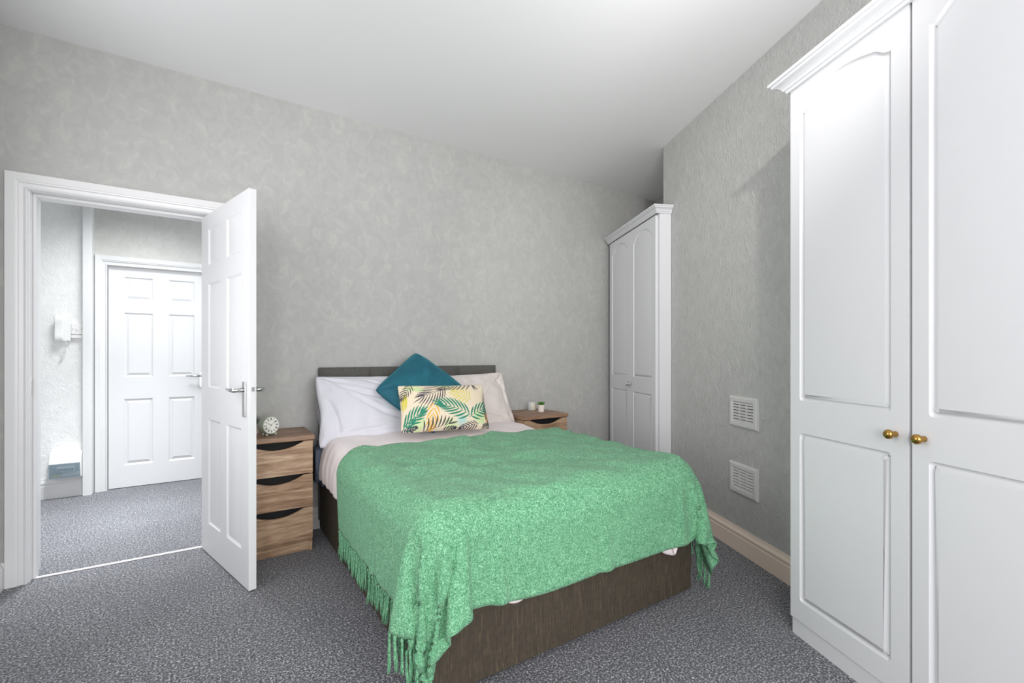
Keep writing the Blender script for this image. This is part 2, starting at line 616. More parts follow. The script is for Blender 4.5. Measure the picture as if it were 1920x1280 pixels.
    box(bm, -0.80, -0.712, 5.20, 5.3, 0, ZC)
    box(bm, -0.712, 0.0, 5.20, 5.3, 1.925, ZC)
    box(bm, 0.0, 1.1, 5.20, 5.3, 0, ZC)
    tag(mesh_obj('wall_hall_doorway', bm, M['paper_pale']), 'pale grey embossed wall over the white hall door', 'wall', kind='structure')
    bm = bmesh.new(); box(bm, -1.85, -1.75, YB + t, 5.16, 0, ZC)
    tag(mesh_obj('wall_hall_left', bm, M['paper_white']), 'white wall at the left end of the hall', 'wall', kind='structure')
    bm = bmesh.new(); box(bm, 0.98, 1.08, YB + t, 5.20, 0, ZC)
    tag(mesh_obj('wall_hall_right', bm, M['paper_white']), 'white wall at the right end of the hall', 'wall', kind='structure')
    bm = bmesh.new(); box(bm, -0.858, -0.80, 5.09, 5.3, 0, ZC)
    tag(mesh_obj('trim_1', bm, M['gloss'], bevel=0.004), 'white vertical pipe boxing beside the hall door', 'trim', kind='structure')


structure()

SK = [(0, 0), (0.018, 0), (0.018, 0.088), (0.0155, 0.094), (0.0155, 0.100), (0.0185, 0.106), (0.0175, 0.114), (0.012, 0.122), (0.008, 0.132), (0.0065, 0.140), (0, 0.140)]


def skirting(name, path, mat, label, hs=1.0):
    bm = bmesh.new()
    molding(bm, path, [(o, h * hs) for o, h in SK], lambda x, y, h: (x, y, h))
    tag(mesh_obj(name, bm, mat), label, 'skirting board', kind='structure')


skirting('baseboard_right', [onwall(2.02), onwall(3.53)][::1], M['cream'], 'cream skirting board along the right wall beside the bed')
skirting('baseboard_back', [(1.98 + 1.15, YB), (0.10, YB)], M['gloss'], 'white skirting board behind the bed')
skirting('baseboard_left', [(-0.838, YB), (XL, YB), (XL, -3.50)], M['gloss'], 'white moulded skirting board end left of the door frame', 0.9)
skirting('baseboard_hall', [(-0.858, 5.16), (-1.75, 5.16)], M['gloss'], 'white skirting board below the fuse box in the hall', 1.15)

ARCH = [(0, 0), (0, 0.012), (0.004, 0.018), (0.010, 0.016), (0.014, 0.011), (0.030, 0.013), (0.034, 0.020), (0.040, 0.021), (0.044, 0.024), (0.078, 0.024), (0.080, 0.020), (0.080, 0)]


def frame_and_lining(nm, x0, x1, top, yf, depth, label, extra=0.0, wd=1.0):
    """architrave on the face at yf (towards -y), jamb lining and stops running back"""
    bm = bmesh.new()
    molding(bm, [(x1, 0), (x1, top), (x0, top), (x0, 0)][::-1], [(o * wd, h) for o, h in ARCH], lambda x, z, h: (x, yf - h, z))
    o1 = mesh_obj(nm, bm, M['gloss'])
    tag(o1, label[0], 'door frame', kind='structure')
    bm = bmesh.new()
    a = 0.012
    box(bm, x0 - 0.018 + a - 0.006, x0 + a - 0.006, yf, yf + depth, 0, top + a)
    box(bm, x1 - a + 0.006, x1 + 0.018 - a + 0.006, yf, yf + depth, 0, top + a)
    box(bm, x0 + a - 0.006, x1 - a + 0.006, yf, yf + depth, top - 0.002, top + 0.016)
    s0, s1 = yf + 0.045, yf + 0.085
    box(bm, x0 + 0.006, x0 + 0.020, s0, s1, 0, top - 0.002)
    box(bm, x1 - 0.020, x1 - 0.006, s0, s1, 0, top - 0.002)
    box(bm, x0 + 0.020, x1 - 0.020, s0, s1, top - 0.016, top - 0.002)
    mesh_obj('door_lining', bm, M['gloss'], o1, bevel=0.002)
    return o1


fr = frame_and_lining('trim_2', -0.762, 0.010, 1.988, YB, 0.185, ['white moulded frame round the open bedroom doorway'])
frame_and_lining('trim_3', -0.716, 0.004, 1.918, 5.20, 0.08, ['white moulded frame round the closed hall door'])
# strike plate in the left jamb
bm = bmesh.new()
box(bm, -0.7565, -0.7545, YB + 0.018, YB + 0.040, 0.945, 1.035)
mesh_obj('strike_plate', bm, M['chrome'], fr)
tag(boxo('trim_4', -0.756, 0.004, YB + 0.035, YB + 0.058, 0.0, 0.006, M['metal_strip'], bevel=0.002), 'thin pale threshold strip across the bedroom doorway', 'trim', kind='structure')
# hall-side blank behind the closed door so the wall is solid
SIXSTEPS = [(0.004, 0.004), (0.010, 0.009), (0.016, 0.0095), (0.036, 0.002)]


def six_panels(w, cols, rows):
    return [rect(c0, c1, r0, r1) for c0, c1 in cols for r0, r1 in rows]


def lever_handle(parent, x, z, y, sgn, dirx, plate=(0.040, 0.175), zoff=-0.045):
    """plate on the face at y, sgn = outward direction along y, lever points to dirx"""
    bm = bmesh.new()
    y1 = y + sgn * 0.008
    box(bm, x - plate[0] / 2, x + plate[0] / 2, min(y, y1), max(y, y1), z + zoff - plate[1] / 2, z + zoff + plate[1] / 2)
    h = mesh_obj('handle_plate', bm, M['chrome'], parent, bevel=0.003)
    bm = bmesh.new()
    yo = y + sgn * 0.05
    tube(bm, [(x, y1 - sgn * 0.002, z), (x, y + sgn * 0.036, z), (x, yo - sgn * .004, z), (x + dirx * 0.010, yo, z), (x + dirx * 0.05, yo + sgn * .002, z), (x + dirx * 0.115, yo - sgn * 0.004, z + 0.002)],
         [0.010, 0.010, 0.010, 0.0105, 0.0095, 0.006], 12)
    mesh_obj('lever', bm, M['chrome'], h, smooth=True)
    return h


# open bedroom door: local x from hinge to free edge, y=0 is the face seen in the photo
ang = math.radians(-75.0)
d1 = thing('door_1', (-0.032, 3.323, 0.008), ang, 'white six-panel bedroom door standing open beside the left bedside drawers', 'door', kind='structure')
w1, h1 = 0.763, 1.958
cols = [(0.130, 0.340), (0.442, 0.660)]
rows = [(0.178, 0.777), (0.962, 1.557), (1.664, 1.870)]
bm = leaf_mesh(w1, h1, 0.035, six_panels(w1, cols, rows), SIXSTEPS, both=True)
# the photographed face looks towards -x of the world, which is local -y
leaf = mesh_obj('door_leaf', bm, M['door'], d1, bevel=0.0015)
hd = lever_handle(d1, 0.712, 0.973, 0.0, -1, -1)
hd2 = lever_handle(d1, 0.712, 0.973, 0.035, 1, -1)
bm = bmesh.new(); box(bm, w1 - 0.001, w1 + 0.0012, 0.006, 0.029, 0.90, 1.03)
mesh_obj('latch_plate', bm, M['door'], d1)
bm = bmesh.new(); box(bm, w1 + 0.0005, w1 + 0.009, 0.011, 0.023, 0.970, 0.990)
mesh_obj('latch_bolt', bm, M['chrome'], d1)
for hz in (0.22, 1.00, 1.75):
    bm = bmesh.new()
    lathe(bm, [(0, hz - 0.04), (0.006, hz - 0.04), (0.006, hz + 0.04), (0, hz + 0.04)], 12, Matrix.Translation((-0.003, 0.038, 0)))
    mesh_obj('hinge', bm, M['chrome'], d1, smooth=False)

# hall door
d2 = thing('door_2', (-0.710, 5.215, 0.006), 0, 'closed white six-panel door across the hall', 'door', kind='structure')
cols = [(0.100, 0.301), (0.412, 0.607)]
rows = [(0.190, 0.766), (0.955, 1.515), (1.625, 1.825)]
bm = leaf_mesh(0.708, 1.908, 0.035, six_panels(0.708, cols, rows), SIXSTEPS)
mesh_obj('door_leaf', bm, M['door'], d2)
lever_handle(d2, 0.658, 0.955, 0.0, -1, -1, (0.036, 0.14), -0.04)


# ------------------------------------------------------------------ things in the hall
def hall_things():
    ph = thing('entry_phone', (-0.985, 5.16, 1.262), label='white wall-mounted entry phone handset with its hanging cord in the hall', cat='entry phone')
    bm = bmesh.new(); box(bm, -0.020, 0.050, -0.030, 0, 0.004, 0.206)
    mesh_obj('base_unit', bm, M['plastic'], ph, bevel=0.006)
    # handset
    bm = bmesh.new()
    prof = [(0.0, -0.034), (0.004, -0.055), (0.03, -0.068), (0.06, -0.064), (0.105, -0.058), (0.15, -0.064), (0.185, -0.068), (0.208, -0.055), (0.212, -0.034)]
    for sx in (0,):
        L = [bm.verts.new((-0.042, y, z)) for z, y in prof]
        R = [bm.verts.new((0.012, y, z)) for z, y in prof]
        n = len(prof)
        for i in range(n - 1):
            bm.faces.new((L[i], R[i], R[i + 1], L[i + 1]))
        bm.faces.new((L[0], L[-1], R[-1], R[0]))
        bm.faces.new(L[::-1]); bm.faces.new(R)
    mesh_obj('handset', bm, M['plastic'], ph, bevel=0.008, segs=3)
    bm = bmesh.new()
    pts = []
    for k in range(90):
        a = k / 89
        cz = 0.0 - 0.125 * math.sin(a * PI * 0.97) if a < 1 else 0
        cx = -0.008 + 0.024 * a + 0.010 * math.sin(a * 9)
        pts.append((cx + 0.0045 * math.cos(k * 1.25), -0.030 + 0.0045 * math.sin(k * 1.25), 0.006 + cz))
    tube(bm, pts, 0.0022, 6)
    mesh_obj('cord', bm, M['plastic'], ph, smooth=True)
    sw = thing('wall_switch', (-0.898, 5.16, 1.322), label='square white wall switch right of the entry phone', cat='switch')
    bm = bmesh.new(); box(bm, -0.036, 0.038, -0.026, 0, 0, 0.088)
    mesh_obj('switch_plate', bm, M['plastic'], sw, bevel=0.003)
    bm = bmesh.new(); box(bm, -0.007, 0.007, -0.031, -0.026, 0.034, 0.054)
    mesh_obj('rocker', bm, M['plastic'], sw, bevel=0.002)
    for x in (-0.026, 0.028):
        bm = bmesh.new(); lathe(bm, [(0, 0.0265), (0.0035, 0.0265), (0.003, 0.028), (0, 0.028)], 12, Matrix.Translation((x, 0, 0.044)) @ Matrix.Rotation(PI / 2, 4, 'X'))
        mesh_obj('screw', bm, M['chrome'], sw)
    tag(boxo('cable_trunking', -0.934, -0.858, 5.135, 5.16, 1.292, 1.318, M['plastic'], bevel=0.002),
        'short white cable trunking under the wall switch in the hall', 'cable cover')
    # consumer unit
    fb = thing('fuse_box', (-0.952, 5.16, 0.170), label='white hall fuse box with clear flap low on the wall above the skirting', cat='fuse box')
    bm = bmesh.new()
    L = []
    pr = [(0, 0), (-0.090, 0), (-0.105, 0.125), (-0.060, 0.205), (0, 0.205)]
    for x in (-0.100, 0.092):
        L.append([bm.verts.new((x, y, z)) for y, z in pr])
    for i in range(5):
        j = (i + 1) % 5
        bm.faces.new((L[0][i], L[0][j], L[1][j], L[1][i]))
    bm.faces.new(L[0]); bm.faces.new(L[1][::-1])
    mesh_obj('housing', bm, M['plastic'], fb, bevel=0.004)
    def fr_(z):  # y of the front at height z
        return -0.090 - 0.015 * z / 0.125
    def front(name, x0, x1, z0, z1, out, mat, th=0.003):
        bm = bmesh.new()
        v = []
        for o in (out - th, out):
            for z in (z0, z1):
                for x in (x0, x1): v.append(bm.verts.new((x, fr_(z) - o, z)))
        for f in ((0, 2, 3, 1), (4, 5, 7, 6), (0, 1, 5, 4), (2, 6, 7, 3), (0, 4, 6, 2), (1, 3, 7, 5)):
            bm.faces.new([v[i] for i in f])
        return mesh_obj(name, bm, mat, fb)
    front('face_panel', -0.094, 0.086, 0.006, 0.118, 0.003, M['label_blue'])
    front('breaker_row', -0.050, 0.055, 0.050, 0.095, 0.007, M['label_white'], 0.004)
    for k in range(6):
        front('breaker', -0.044 + k * 0.016, -0.034 + k * 0.016, 0.062, 0.078, 0.013, M['red'] if k < 1 else M['navy'], 0.006)
    front('warning_label', -0.082, -0.022, 0.012, 0.036, 0.005, M['label_yellow'], 0.002)
    front('circuit_label', -0.020, 0.082, 0.016, 0.044, 0.005, M['label_white'], 0.002)
    front('clear_flap', -0.096, 0.088, 0.004, 0.120, 0.0185, M['clear_cover'], 0.002)


hall_things()


# ------------------------------------------------------------------ wardrobes
WSTEPS = [(0.002, 0.0045), (0.007, 0.0075), (0.012, 0.0080), (0.027, 0.0012)]


def arch_outline(x0, x1, z0, zs, rise, r=0.012):
    pts = [(x0, z0 + r)] if False else []
    n = 4
    for cx, cz, a0 in ((x0 + r, z0 + r, 180), (x1 - r, z0 + r, 270)):
        for k in range(n + 1):
            a = math.radians(a0 + 90 * k / n)
            pts.append((cx + r * math.cos(a), cz + r * math.sin(a)))
    w = x1 - x0
    prof = [(1.0, 0.0), (0.965, 0.04), (0.925, 0.17), (0.89, 0.36), (0.86, 0.50), (0.83, 0.57), (0.78, 0.66), (0.72, 0.78), (0.65, 0.89), (0.58, 0.97), (0.5, 1.0)]
    full = prof + [(1 - u, v) for u, v in prof[-2::-1]]
    for u, v in full:
        pts.append((x0 + w * u, zs + rise * v))
    return pts


def cornice_prof(dz=0.0):
    return [(0, 0), (0.012, 0), (0.014, 0.010), (0.020, 0.012), (0.024, 0.020), (0.034, 0.030), (0.044, 0.034), (0.050, 0.036), (0.052, 0.044), (0.060, 0.046), (0.062, 0.056), (0, 0.056)]


def knob_brass(parent, x, z, y=-0.0):
    bm = bmesh.new()
    prof = [(0, 0), (0.0095, 0), (0.0095, 0.004), (0.0088, 0.010), (0.0078, 0.015), (0.0085, 0.0165), (0.013, 0.0195), (0.0155, 0.024), (0.0152, 0.030), (0.012, 0.035), (0.006, 0.038), (0, 0.0385)]
    lathe(bm, prof, 28, Matrix.Translation((x, y, z)) @ Matrix.Rotation(PI / 2, 4, 'X'))
    return mesh_obj('knob', bm, M['brass'], parent, smooth=True)


def knob_chrome(parent, x, z):
    bm = bmesh.new()
    lathe(bm, [(0, 0), (0.006, 0), (0.005, 0.010), (0.0045, 0.014), (0, 0.014)], 14, Matrix.Translation((x, 0, z)) @ Matrix.Rotation(PI / 2, 4, 'X'))
    tube(bm, [(x, -0.016, z - 0.018), (x, -0.024, z - 0.010), (x, -0.020, z), (x, -0.024, z + 0.010), (x, -0.016, z + 0.018)], [0.006, 0.0075, 0.0055, 0.0075, 0.006], 12)
    return mesh_obj('knob', bm, M['chrome'], parent, smooth=True)


# local frame of a wardrobe: x runs along the wall TOWARDS the camera side (-D), y into the wall, z up
WROT = math.atan2(-DV.y, -DV.x)


def near_wardrobe():
    P0 = Vector((1.23088, -0.80547))
    s0 = 1.966
    p = P0 + DV * s0
    t = thing('wardrobe', (p.x, p.y, 0), WROT, 'tall white panelled wardrobe with brass knobs filling the right side', 'wardrobe')
    # local y must point into the wall (-N)
    L = 1.50
    bm = bmesh.new(); box(bm, 0, L, 0.020, 0.296, 0.066, 2.262)
    mesh_obj('carcass', bm, M['foil'], t)
    bm = bmesh.new(); box(bm, 0.004, L, 0.006, 0.290, 0, 0.064)
    mesh_obj('plinth', bm, M['foil'], t)
    bm = bmesh.new()
    molding(bm, [(0, 0.299), (0, 0), (L, 0), (L, 0.299)][::-1], cornice_prof(), lambda x, y, h: (x, y, 2.250 + h))
    mesh_obj('cornice', bm, M['foil'], t)
    bm = bmesh.new(); box(bm, 0.002, L - 0.002, 0.002, 0.299, 2.264, 2.298)
    mesh_obj('top_board', bm, M['foil'], t)
    W = 0.493
    for k, (x0, kx) in enumerate(((0.0, 0.452), (0.505, 0.036), (1.005, 0.036))):
        outl = [rect(0.050, W - 0.057, 0.084, 0.768, 0.014), arch_outline(0.050, W - 0.057, 0.900, 2.076, 0.062)]
        bm = leaf_mesh(W, 2.186, 0.019, outl, WSTEPS)
        d = mesh_obj('door', bm, M['foil'], t, bevel=0.003)
        d.location = (x0, 0, 0.069)
        knob_brass(d, kx, 0.831)


def far_wardrobe():
    P0 = Vector((1.655 * 0.83676, -1.655 * 0.54756))
    s0 = 4.585
    p = P0 + DV * s0
    t = thing('wardrobe', (p.x, p.y, 0), WROT, 'tall narrow white wardrobe with chrome knobs in the far corner beyond the bed', 'wardrobe')
    L = 1.022
    bm = bmesh.new()
    box(bm, 0, L, 0.020, 0.114, 0.066, 2.235)
    box(bm, 0.0, L - 0.18, 0.114, 0.45, 0.066, 2.235)
    mesh_obj('carcass', bm, M['foil'], t)
    bm = bmesh.new(); box(bm, 0.004, L - 0.006, 0.008, 0.110, 0, 0.064)
    mesh_obj('plinth', bm, M['foil'], t)
    bm = bmesh.new()
    molding(bm, [(0.0, 0), (L, 0), (L, 0.114)][::-1], [(o * .7, h) for o, h in cornice_prof()], lambda x, y, h: (x, y, 2.228 + h))
    mesh_obj('cornice', bm, M['foil'], t)
    bm = bmesh.new(); box(bm, 0.002, L - 0.002, 0.002, 0.112, 2.238, 2.278)
    mesh_obj('top_board', bm, M['foil'], t)
    for k, (x0, W, kx) in enumerate(((0.040, 0.482, 0.462), (0.526, 0.470, 0.022))):
        outl = [rect(0.062, W - 0.062, 0.084, 0.776, 0.014), arch_outline(0.062, W - 0.062, 0.900, 2.030, 0.075)]
        bm = leaf_mesh(W, 2.150, 0.019, outl, WSTEPS)
        d = mesh_obj('door', bm, M['foil'], t, bevel=0.003)
        d.location = (x0, 0, 0.069)
        knob_chrome(d, kx, 0.836)


near_wardrobe()
far_wardrobe()


# ------------------------------------------------------------------ air vents on the right wall
def vents():
    first = None
    for k, (zc, label) in enumerate(((0.820, 'white louvred air vent on the right wall, the upper one'), (0.427, 'white louvred air vent on the right wall, the lower one by the skirting'))):
        x, y = onwall(2.731)
        if first is None:
            t = thing('air_vent', (x, y, zc), WROT, label, 'vent', 'louvred vents on the right wall')
            w, h = 0.252, 0.183
            bm = bmesh.new()
            molding(bm, rect(-w / 2, w / 2, -h / 2, h / 2)[::1], [(0, 0), (0.003, 0.010), (0.012, 0.014), (0.030, 0.014), (0.034, 0.010), (0.034, 0)], lambda a, b, hh: (a, -hh, b), closed=True)
            mesh_obj('frame', bm, M['vent_plastic'], t)
            bm = bmesh.new(); box(bm, -w / 2 + 0.034, w / 2 - 0.034, -0.002, 0, -h / 2 + 0.034, h / 2 - 0.034)
            mesh_obj('backing', bm, M['dark'], t)  # dark sheet standing in for the shade behind the louvres
            for i in range(7):
                zz = -h / 2 + 0.040 + i * 0.0172
                bm = bmesh.new()
                v = [bm.verts.new(c) for c in ((-w / 2 + .034, -0.012, zz - 0.006), (w / 2 - .034, -0.012, zz - 0.006), (w / 2 - .034, -0.011, zz - 0.002), (-w / 2 + .034, -0.011, zz - 0.002),
                                               (-w / 2 + .034, -0.003, zz + 0.004), (w / 2 - .034, -0.003, zz + 0.004), (w / 2 - .034, -0.003, zz + 0.006), (-w / 2 + .034, -0.003, zz + 0.006))]
                bm.faces.new((v[0], v[1], v[2], v[3])); bm.faces.new((v[3], v[2], v[6], v[7])); bm.faces.new((v[0], v[4], v[5], v[1])); bm.faces.new((v[4], v[7], v[6], v[5]))
                mesh_obj('louvre', bm, M['vent_plastic'], t)
            for dx in (-0.031, 0.031):
                bm = bmesh.new(); box(bm, dx - 0.0025, dx + 0.0025, -0.0125, -0.002, -h / 2 + 0.034, h / 2 - 0.034)
                mesh_obj('mullion', bm, M['vent_plastic'], t)
            first = t
        else:
            t = first.copy(); C.objects.link(t); t.location = (x, y, zc); t['label'] = label
            for ch in list(first.children):
                c = ch.copy(); C.objects.link(c); c.parent = t


vents()


# ------------------------------------------------------------------ bedside drawers
def nightstand(x0, W, yf, depth, label):
    t = thing('bedside_drawers', (x0 + W / 2, yf + depth, 0), 0, label, 'bedside drawers', 'matching bedside drawers either side of the bed')
    hw = W / 2
    Y = -depth
    bm = bmesh.new()
    box(bm, -hw, -hw + 0.016, Y + 0.018, 0, 0.0, 0.655)
    box(bm, hw - 0.016, hw, Y + 0.018, 0, 0.0, 0.655)
    box(bm, -hw + 0.016, hw - 0.016, -0.012, 0, 0.0, 0.655)
    box(bm, -hw + 0.016, hw - 0.016, Y + 0.05, -0.012, 0.070, 0.084)
    mesh_obj('carcass', bm, M['oak'], t)
    bm = bmesh.new(); box(bm, -hw + 0.016, hw - 0.016, Y + 0.060, Y + 0.062, 0.084, 0.650)
    mesh_obj('drawer_shade_sheet', bm, M['dark'], t)  # black sheet standing in for the shade inside the drawers
    bm = bmesh.new(); box(bm, -hw + 0.012, hw - 0.012, Y + 0.034, Y + 0.050, 0.0, 0.070)
    mesh_obj('plinth', bm, M['oak'], t)
    bm = bmesh.new(); box(bm, -hw - 0.009, hw + 0.009, Y - 0.012, 0, 0.657, 0.686)
    mesh_obj('top', bm, M['oak_top'], t, bevel=0.004)
    for z0, z1 in ((0.078, 0.262), (0.268, 0.456), (0.463, 0.652)):
        bm = bmesh.new()
        n = 40
        top = []
        for i in range(n + 1):
            x = -hw + W * i / n
            a = (abs(x) / (hw - 0.048))
            dip = 0.041 * max(0.0, 1 - min(a, 1.0) ** 2)
            top.append((x, z1 - dip))
        pts = [(-hw, z0), (hw, z0)] + top[::-1]
        f = [bm.verts.new((x, Y, z)) for x, z in pts]
        b = [bm.verts.new((x, Y + 0.017, z)) for x, z in pts]
        tr = tessellate_polygon([[Vector((x, z, 0)) for x, z in pts]])
        for q in tr:
            bm.faces.new([f[i] for i in q]); bm.faces.new([b[i] for i in q[::-1]])
        m = len(pts)
        for i in range(m):
            j = (i + 1) % m
            bm.faces.new((f[i], b[i], b[j], f[j]))
        mesh_obj('drawer', bm, M['oak'], t)
    return t


nightstand(0.135, 0.382, 2.936, 0.352, 'oak-effect three-drawer bedside chest left of the bed, under the alarm clock')
nightstand(2.015, 0.412, 2.900, 0.388, 'oak-effect bedside chest right of the bed, under the white potted succulent')
ZT = 0.6862


# ------------------------------------------------------------------ clock, plants, candle
def clock():
    # axis tilts a little upwards and faces the viewer
    x, y = 0.306, 3.03
    t = thing('alarm_clock', (x, y, ZT), 0.48, 'small round sage alarm clock with roman numerals on the left bedside drawers', 'clock')
    R = 0.051
    zc = R + 0.009
    T = Matrix.Translation((0, 0, zc)) @ Matrix.Rotation(PI / 2 - 0.07, 4, 'X')   # local z -> -y
    bm = bmesh.new()
    lathe(bm, [(0, -0.062), (R * 0.80, -0.060), (R * 0.93, -0.052), (R * 0.985, -0.040), (R, 0.0), (R, 0.004), (R * 0.93, 0.006), (R * 0.92, 0.002), (0, 0.002)], 56, T)
    mesh_obj('case', bm, M['sage'], t, smooth=False).data.polygons.foreach_set('use_smooth', [True] * (56 * 8))
    bm = bmesh.new(); lathe(bm, [(0, 0.0025), (R * 0.915, 0.0025), (R * 0.915, 0.0035), (0, 0.0035)], 48, T)
    mesh_obj('dial', bm, M['clock_face'], t)
    # numerals as strokes
    bm = bmesh.new()
    num = ['XII', 'I', 'II', 'III', 'IIII', 'V', 'VI', 'VII', 'VIII', 'IX', 'X', 'XI']

    def stroke(p, q, w):
        p, q = Vector(p), Vector(q)
        d = (q - p).normalized(); n_ = Vector((-d.y, d.x)) * w / 2
        lo = [(p + n_), (p - n_), (q - n_), (q + n_)]
        a = [bm.verts.new(T @ Vector((v.x, v.y, 0.0036))) for v in lo]
        b = [bm.verts.new(T @ Vector((v.x, v.y, 0.0041))) for v in lo]
        bm.faces.new(a); bm.faces.new(b[::-1])
        for i in range(4): bm.faces.new((a[i], b[i], b[(i + 1) % 4], a[(i + 1) % 4]))
    for k, s in enumerate(num):
        a = PI / 2 - k * PI / 6
        rot = a - PI / 2
        cx, cy = R * 0.70 * math.cos(a), R * 0.70 * math.sin(a)
        wid = {'I': 0.0026, 'V': 0.0062, 'X': 0.0062}
        tot = sum(wid[c] for c in s)
        x0 = -tot / 2
        h = 0.0070
        def tr(px, py):
            return (cx + px * math.cos(rot) - py * math.sin(rot), cy + px * math.sin(rot) + py * math.cos(rot))
        for c in s:
            w = wid[c]; xm = x0 + w / 2
            if c == 'I': stroke(tr(xm, -h), tr(xm, h), 0.0017)
            elif c == 'V':
                stroke(tr(xm - w * .4, h), tr(xm, -h), 0.0019); stroke(tr(xm + w * .4, h), tr(xm, -h), 0.0008)
            else:
                stroke(tr(xm - w * .4, h), tr(xm + w * .4, -h), 0.0019); stroke(tr(xm + w * .4, h), tr(xm - w * .4, -h), 0.0008)
            x0 += w
    mesh_obj('numerals', bm, M['ink'], t)
    # hands at eight past ten, a thin alarm hand towards seven
    def hand(name, deg, ln, w, back=0.0):
        nonlocal bm
        bm = bmesh.new()
        a = math.radians(90 - deg)
        d = Vector((math.cos(a), math.sin(a)))
        z = 0.0046
        n_ = Vector((-d.y, d.x))
        pts = [(-back, w * .3), (ln * .55, w * .3), (ln * .68, w), (ln * .8, w * .8), (ln, 0.0), (ln * .8, -w * .8), (ln * .68, -w), (ln * .55, -w * .3), (-back, -w * .3)]
        P = [d * a_ + n_ * b_ for a_, b_ in pts]
        A = [bm.verts.new(T @ Vector((p.x, p.y, z))) for p in P]; B = [bm.verts.new(T @ Vector((p.x, p.y, z + 0.0006))) for p in P]
        bm.faces.new(A[::-1]); bm.faces.new(B)
        for i in range(len(P)): bm.faces.new((A[i], A[(i + 1) % len(P)], B[(i + 1) % len(P)], B[i]))
        mesh_obj(name, bm, M['ink'], t)
    hand('minute_hand', 52, R * 0.80, 0.0017, 0.006)
    hand('hour_hand', 298, R * 0.50, 0.0020, 0.004)
    hand('alarm_hand', 215, R * 0.62, 0.0007, 0.0)
    bm = bmesh.new(); lathe(bm, [(0, 0.0036), (0.0028, 0.0036), (0.0024, 0.0062), (0, 0.0064)], 16, T)
    mesh_obj('centre_cap', bm, M['ink'], t)
    for sx in (-0.027, 0.027):
        bm = bmesh.new()
        bmesh.ops.create_uvsphere(bm, u_segments=16, v_segments=10, radius=0.0072, matrix=Matrix.Translation((sx, -0.004, 0.0072)))
        mesh_obj('foot', bm, M['sage'], t, smooth=True)
        bm = bmesh.new(); tube(bm, [(sx, 0.035, 0.0), (sx * 0.85, 0.034, 0.022)], 0.004, 8)
        mesh_obj('foot', bm, M['sage'], t, smooth=True)


clock()


def succulent(loc, label, leafmat, grow=1.0, spiky=False, seed=1):
    rnd = random.Random(seed)
    t = thing('potted_succulent', loc, rnd.random() * 6, label, 'potted plant')
    bm = bmesh.new()
    h = 0.058
    lathe(bm, [(0, 0), (0.0235, 0), (0.0245, 0.002), (0.0325, h - 0.002), (0.0335, h), (0.0305, h), (0.029, h - 0.008), (0, h - 0.008)], 36)
    mesh_obj('pot', bm, M['pot'], t, smooth=False).data.polygons.foreach_set('use_smooth', [True] * (36 * 7))
    bm = bmesh.new(); lathe(bm, [(0, h - 0.0085), (0.0288, h - 0.0085), (0.0285, h - 0.005), (0, h - 0.004)], 20)
    mesh_obj('soil', bm, M['soil'], t)
    bm = bmesh.new()
    rings = [(0.10, 6, 0.020), (0.50, 7, 0.028), (0.85, 8, 0.036), (1.12, 9, 0.043)] if not spiky else [(0.15, 8, 0.045), (0.5, 9, 0.048), (0.85, 10, 0.046), (1.15, 9, 0.04)]
    for tilt, n, ln in rings:
        ln *= grow
        for i in range(n):
            a = 2 * PI * (i + rnd.random() * 0.5) / n + tilt * 3
            tl = tilt + rnd.uniform(-.08, .08)
            d = Vector((math.sin(tl) * math.cos(a), math.sin(tl) * math.sin(a), math.cos(tl)))
            side = Vector((-math.sin(a), math.cos(a), 0))
            nrm = d.cross(side)
            base = Vector((0, 0, h - 0.006))
            wmax = (0.0085 if not spiky else 0.004) * grow
            prev = None
            rr = []
            for k in range(6):
                f = k / 5
                c = base + d * ln * f + Vector((0, 0, 0.006 * f * f))
                w = wmax * math.sin(PI * (0.12 + 0.86 * f ** 0.8)) + 0.0004
                th = w * 0.35
                rr.append([bm.verts.new(c + side * (w * math.cos(q)) + nrm * (th * math.sin(q))) for q in [2 * PI * j / 6 for j in range(6)]])
            for A, B in zip(rr[:-1], rr[1:]):
                for j in range(6): bm.faces.new((A[j], A[(j + 1) % 6], B[(j + 1) % 6], B[j]))
            bm.faces.new(rr[-1])
    mesh_obj('leaves', bm, leafmat, t, smooth=True)
    return t


succulent((2.300, 3.075, ZT), 'small green succulent in a white pot on the right bedside drawers', M['succulent'], 1.0, False, 3)
succulent((0.232, 3.165, ZT), 'grey-green spiky plant half hidden behind the open door, next to the clock', M['succulent_dark'], 1.1, True, 5)


def candle():
    t = thing('candle_jar', (2.284, 3.185, ZT), 0, 'clear glass candle jar with yellow wax behind the small green succulent', 'candle')
    bm = bmesh.new()
    lathe(bm, [(0, 0), (0.030, 0), (0.034, 0.004), (0.035, 0.012), (0.034, 0.060), (0.031, 0.070), (0.029, 0.070), (0.031, 0.058), (0.032, 0.012), (0.030, 0.006), (0, 0.005)], 32)
    mesh_obj('glass_jar', bm, M['jar_glass'], t, smooth=True)
    bm = bmesh.new()
    lathe(bm, [(0, 0.0055), (0.016, 0.0055), (0.017, 0.008), (0.017, 0.052), (0.015, 0.056), (0, 0.053)], 28, Matrix.Translation((0.012, -0.003, 0)))
    mesh_obj('wax', bm, M['wax'], t, smooth=True)
    bm = bmesh.new(); tube(bm, [(0.012, -0.003, 0.052), (0.013, -0.003, 0.063)], 0.001, 6)
    mesh_obj('wick', bm, M['ink'], t)


candle()

# ------------------------------------------------------------------ bed
BX0, BX1, BY0, BY1 = 0.612, 1.962, 1.408, 3.235


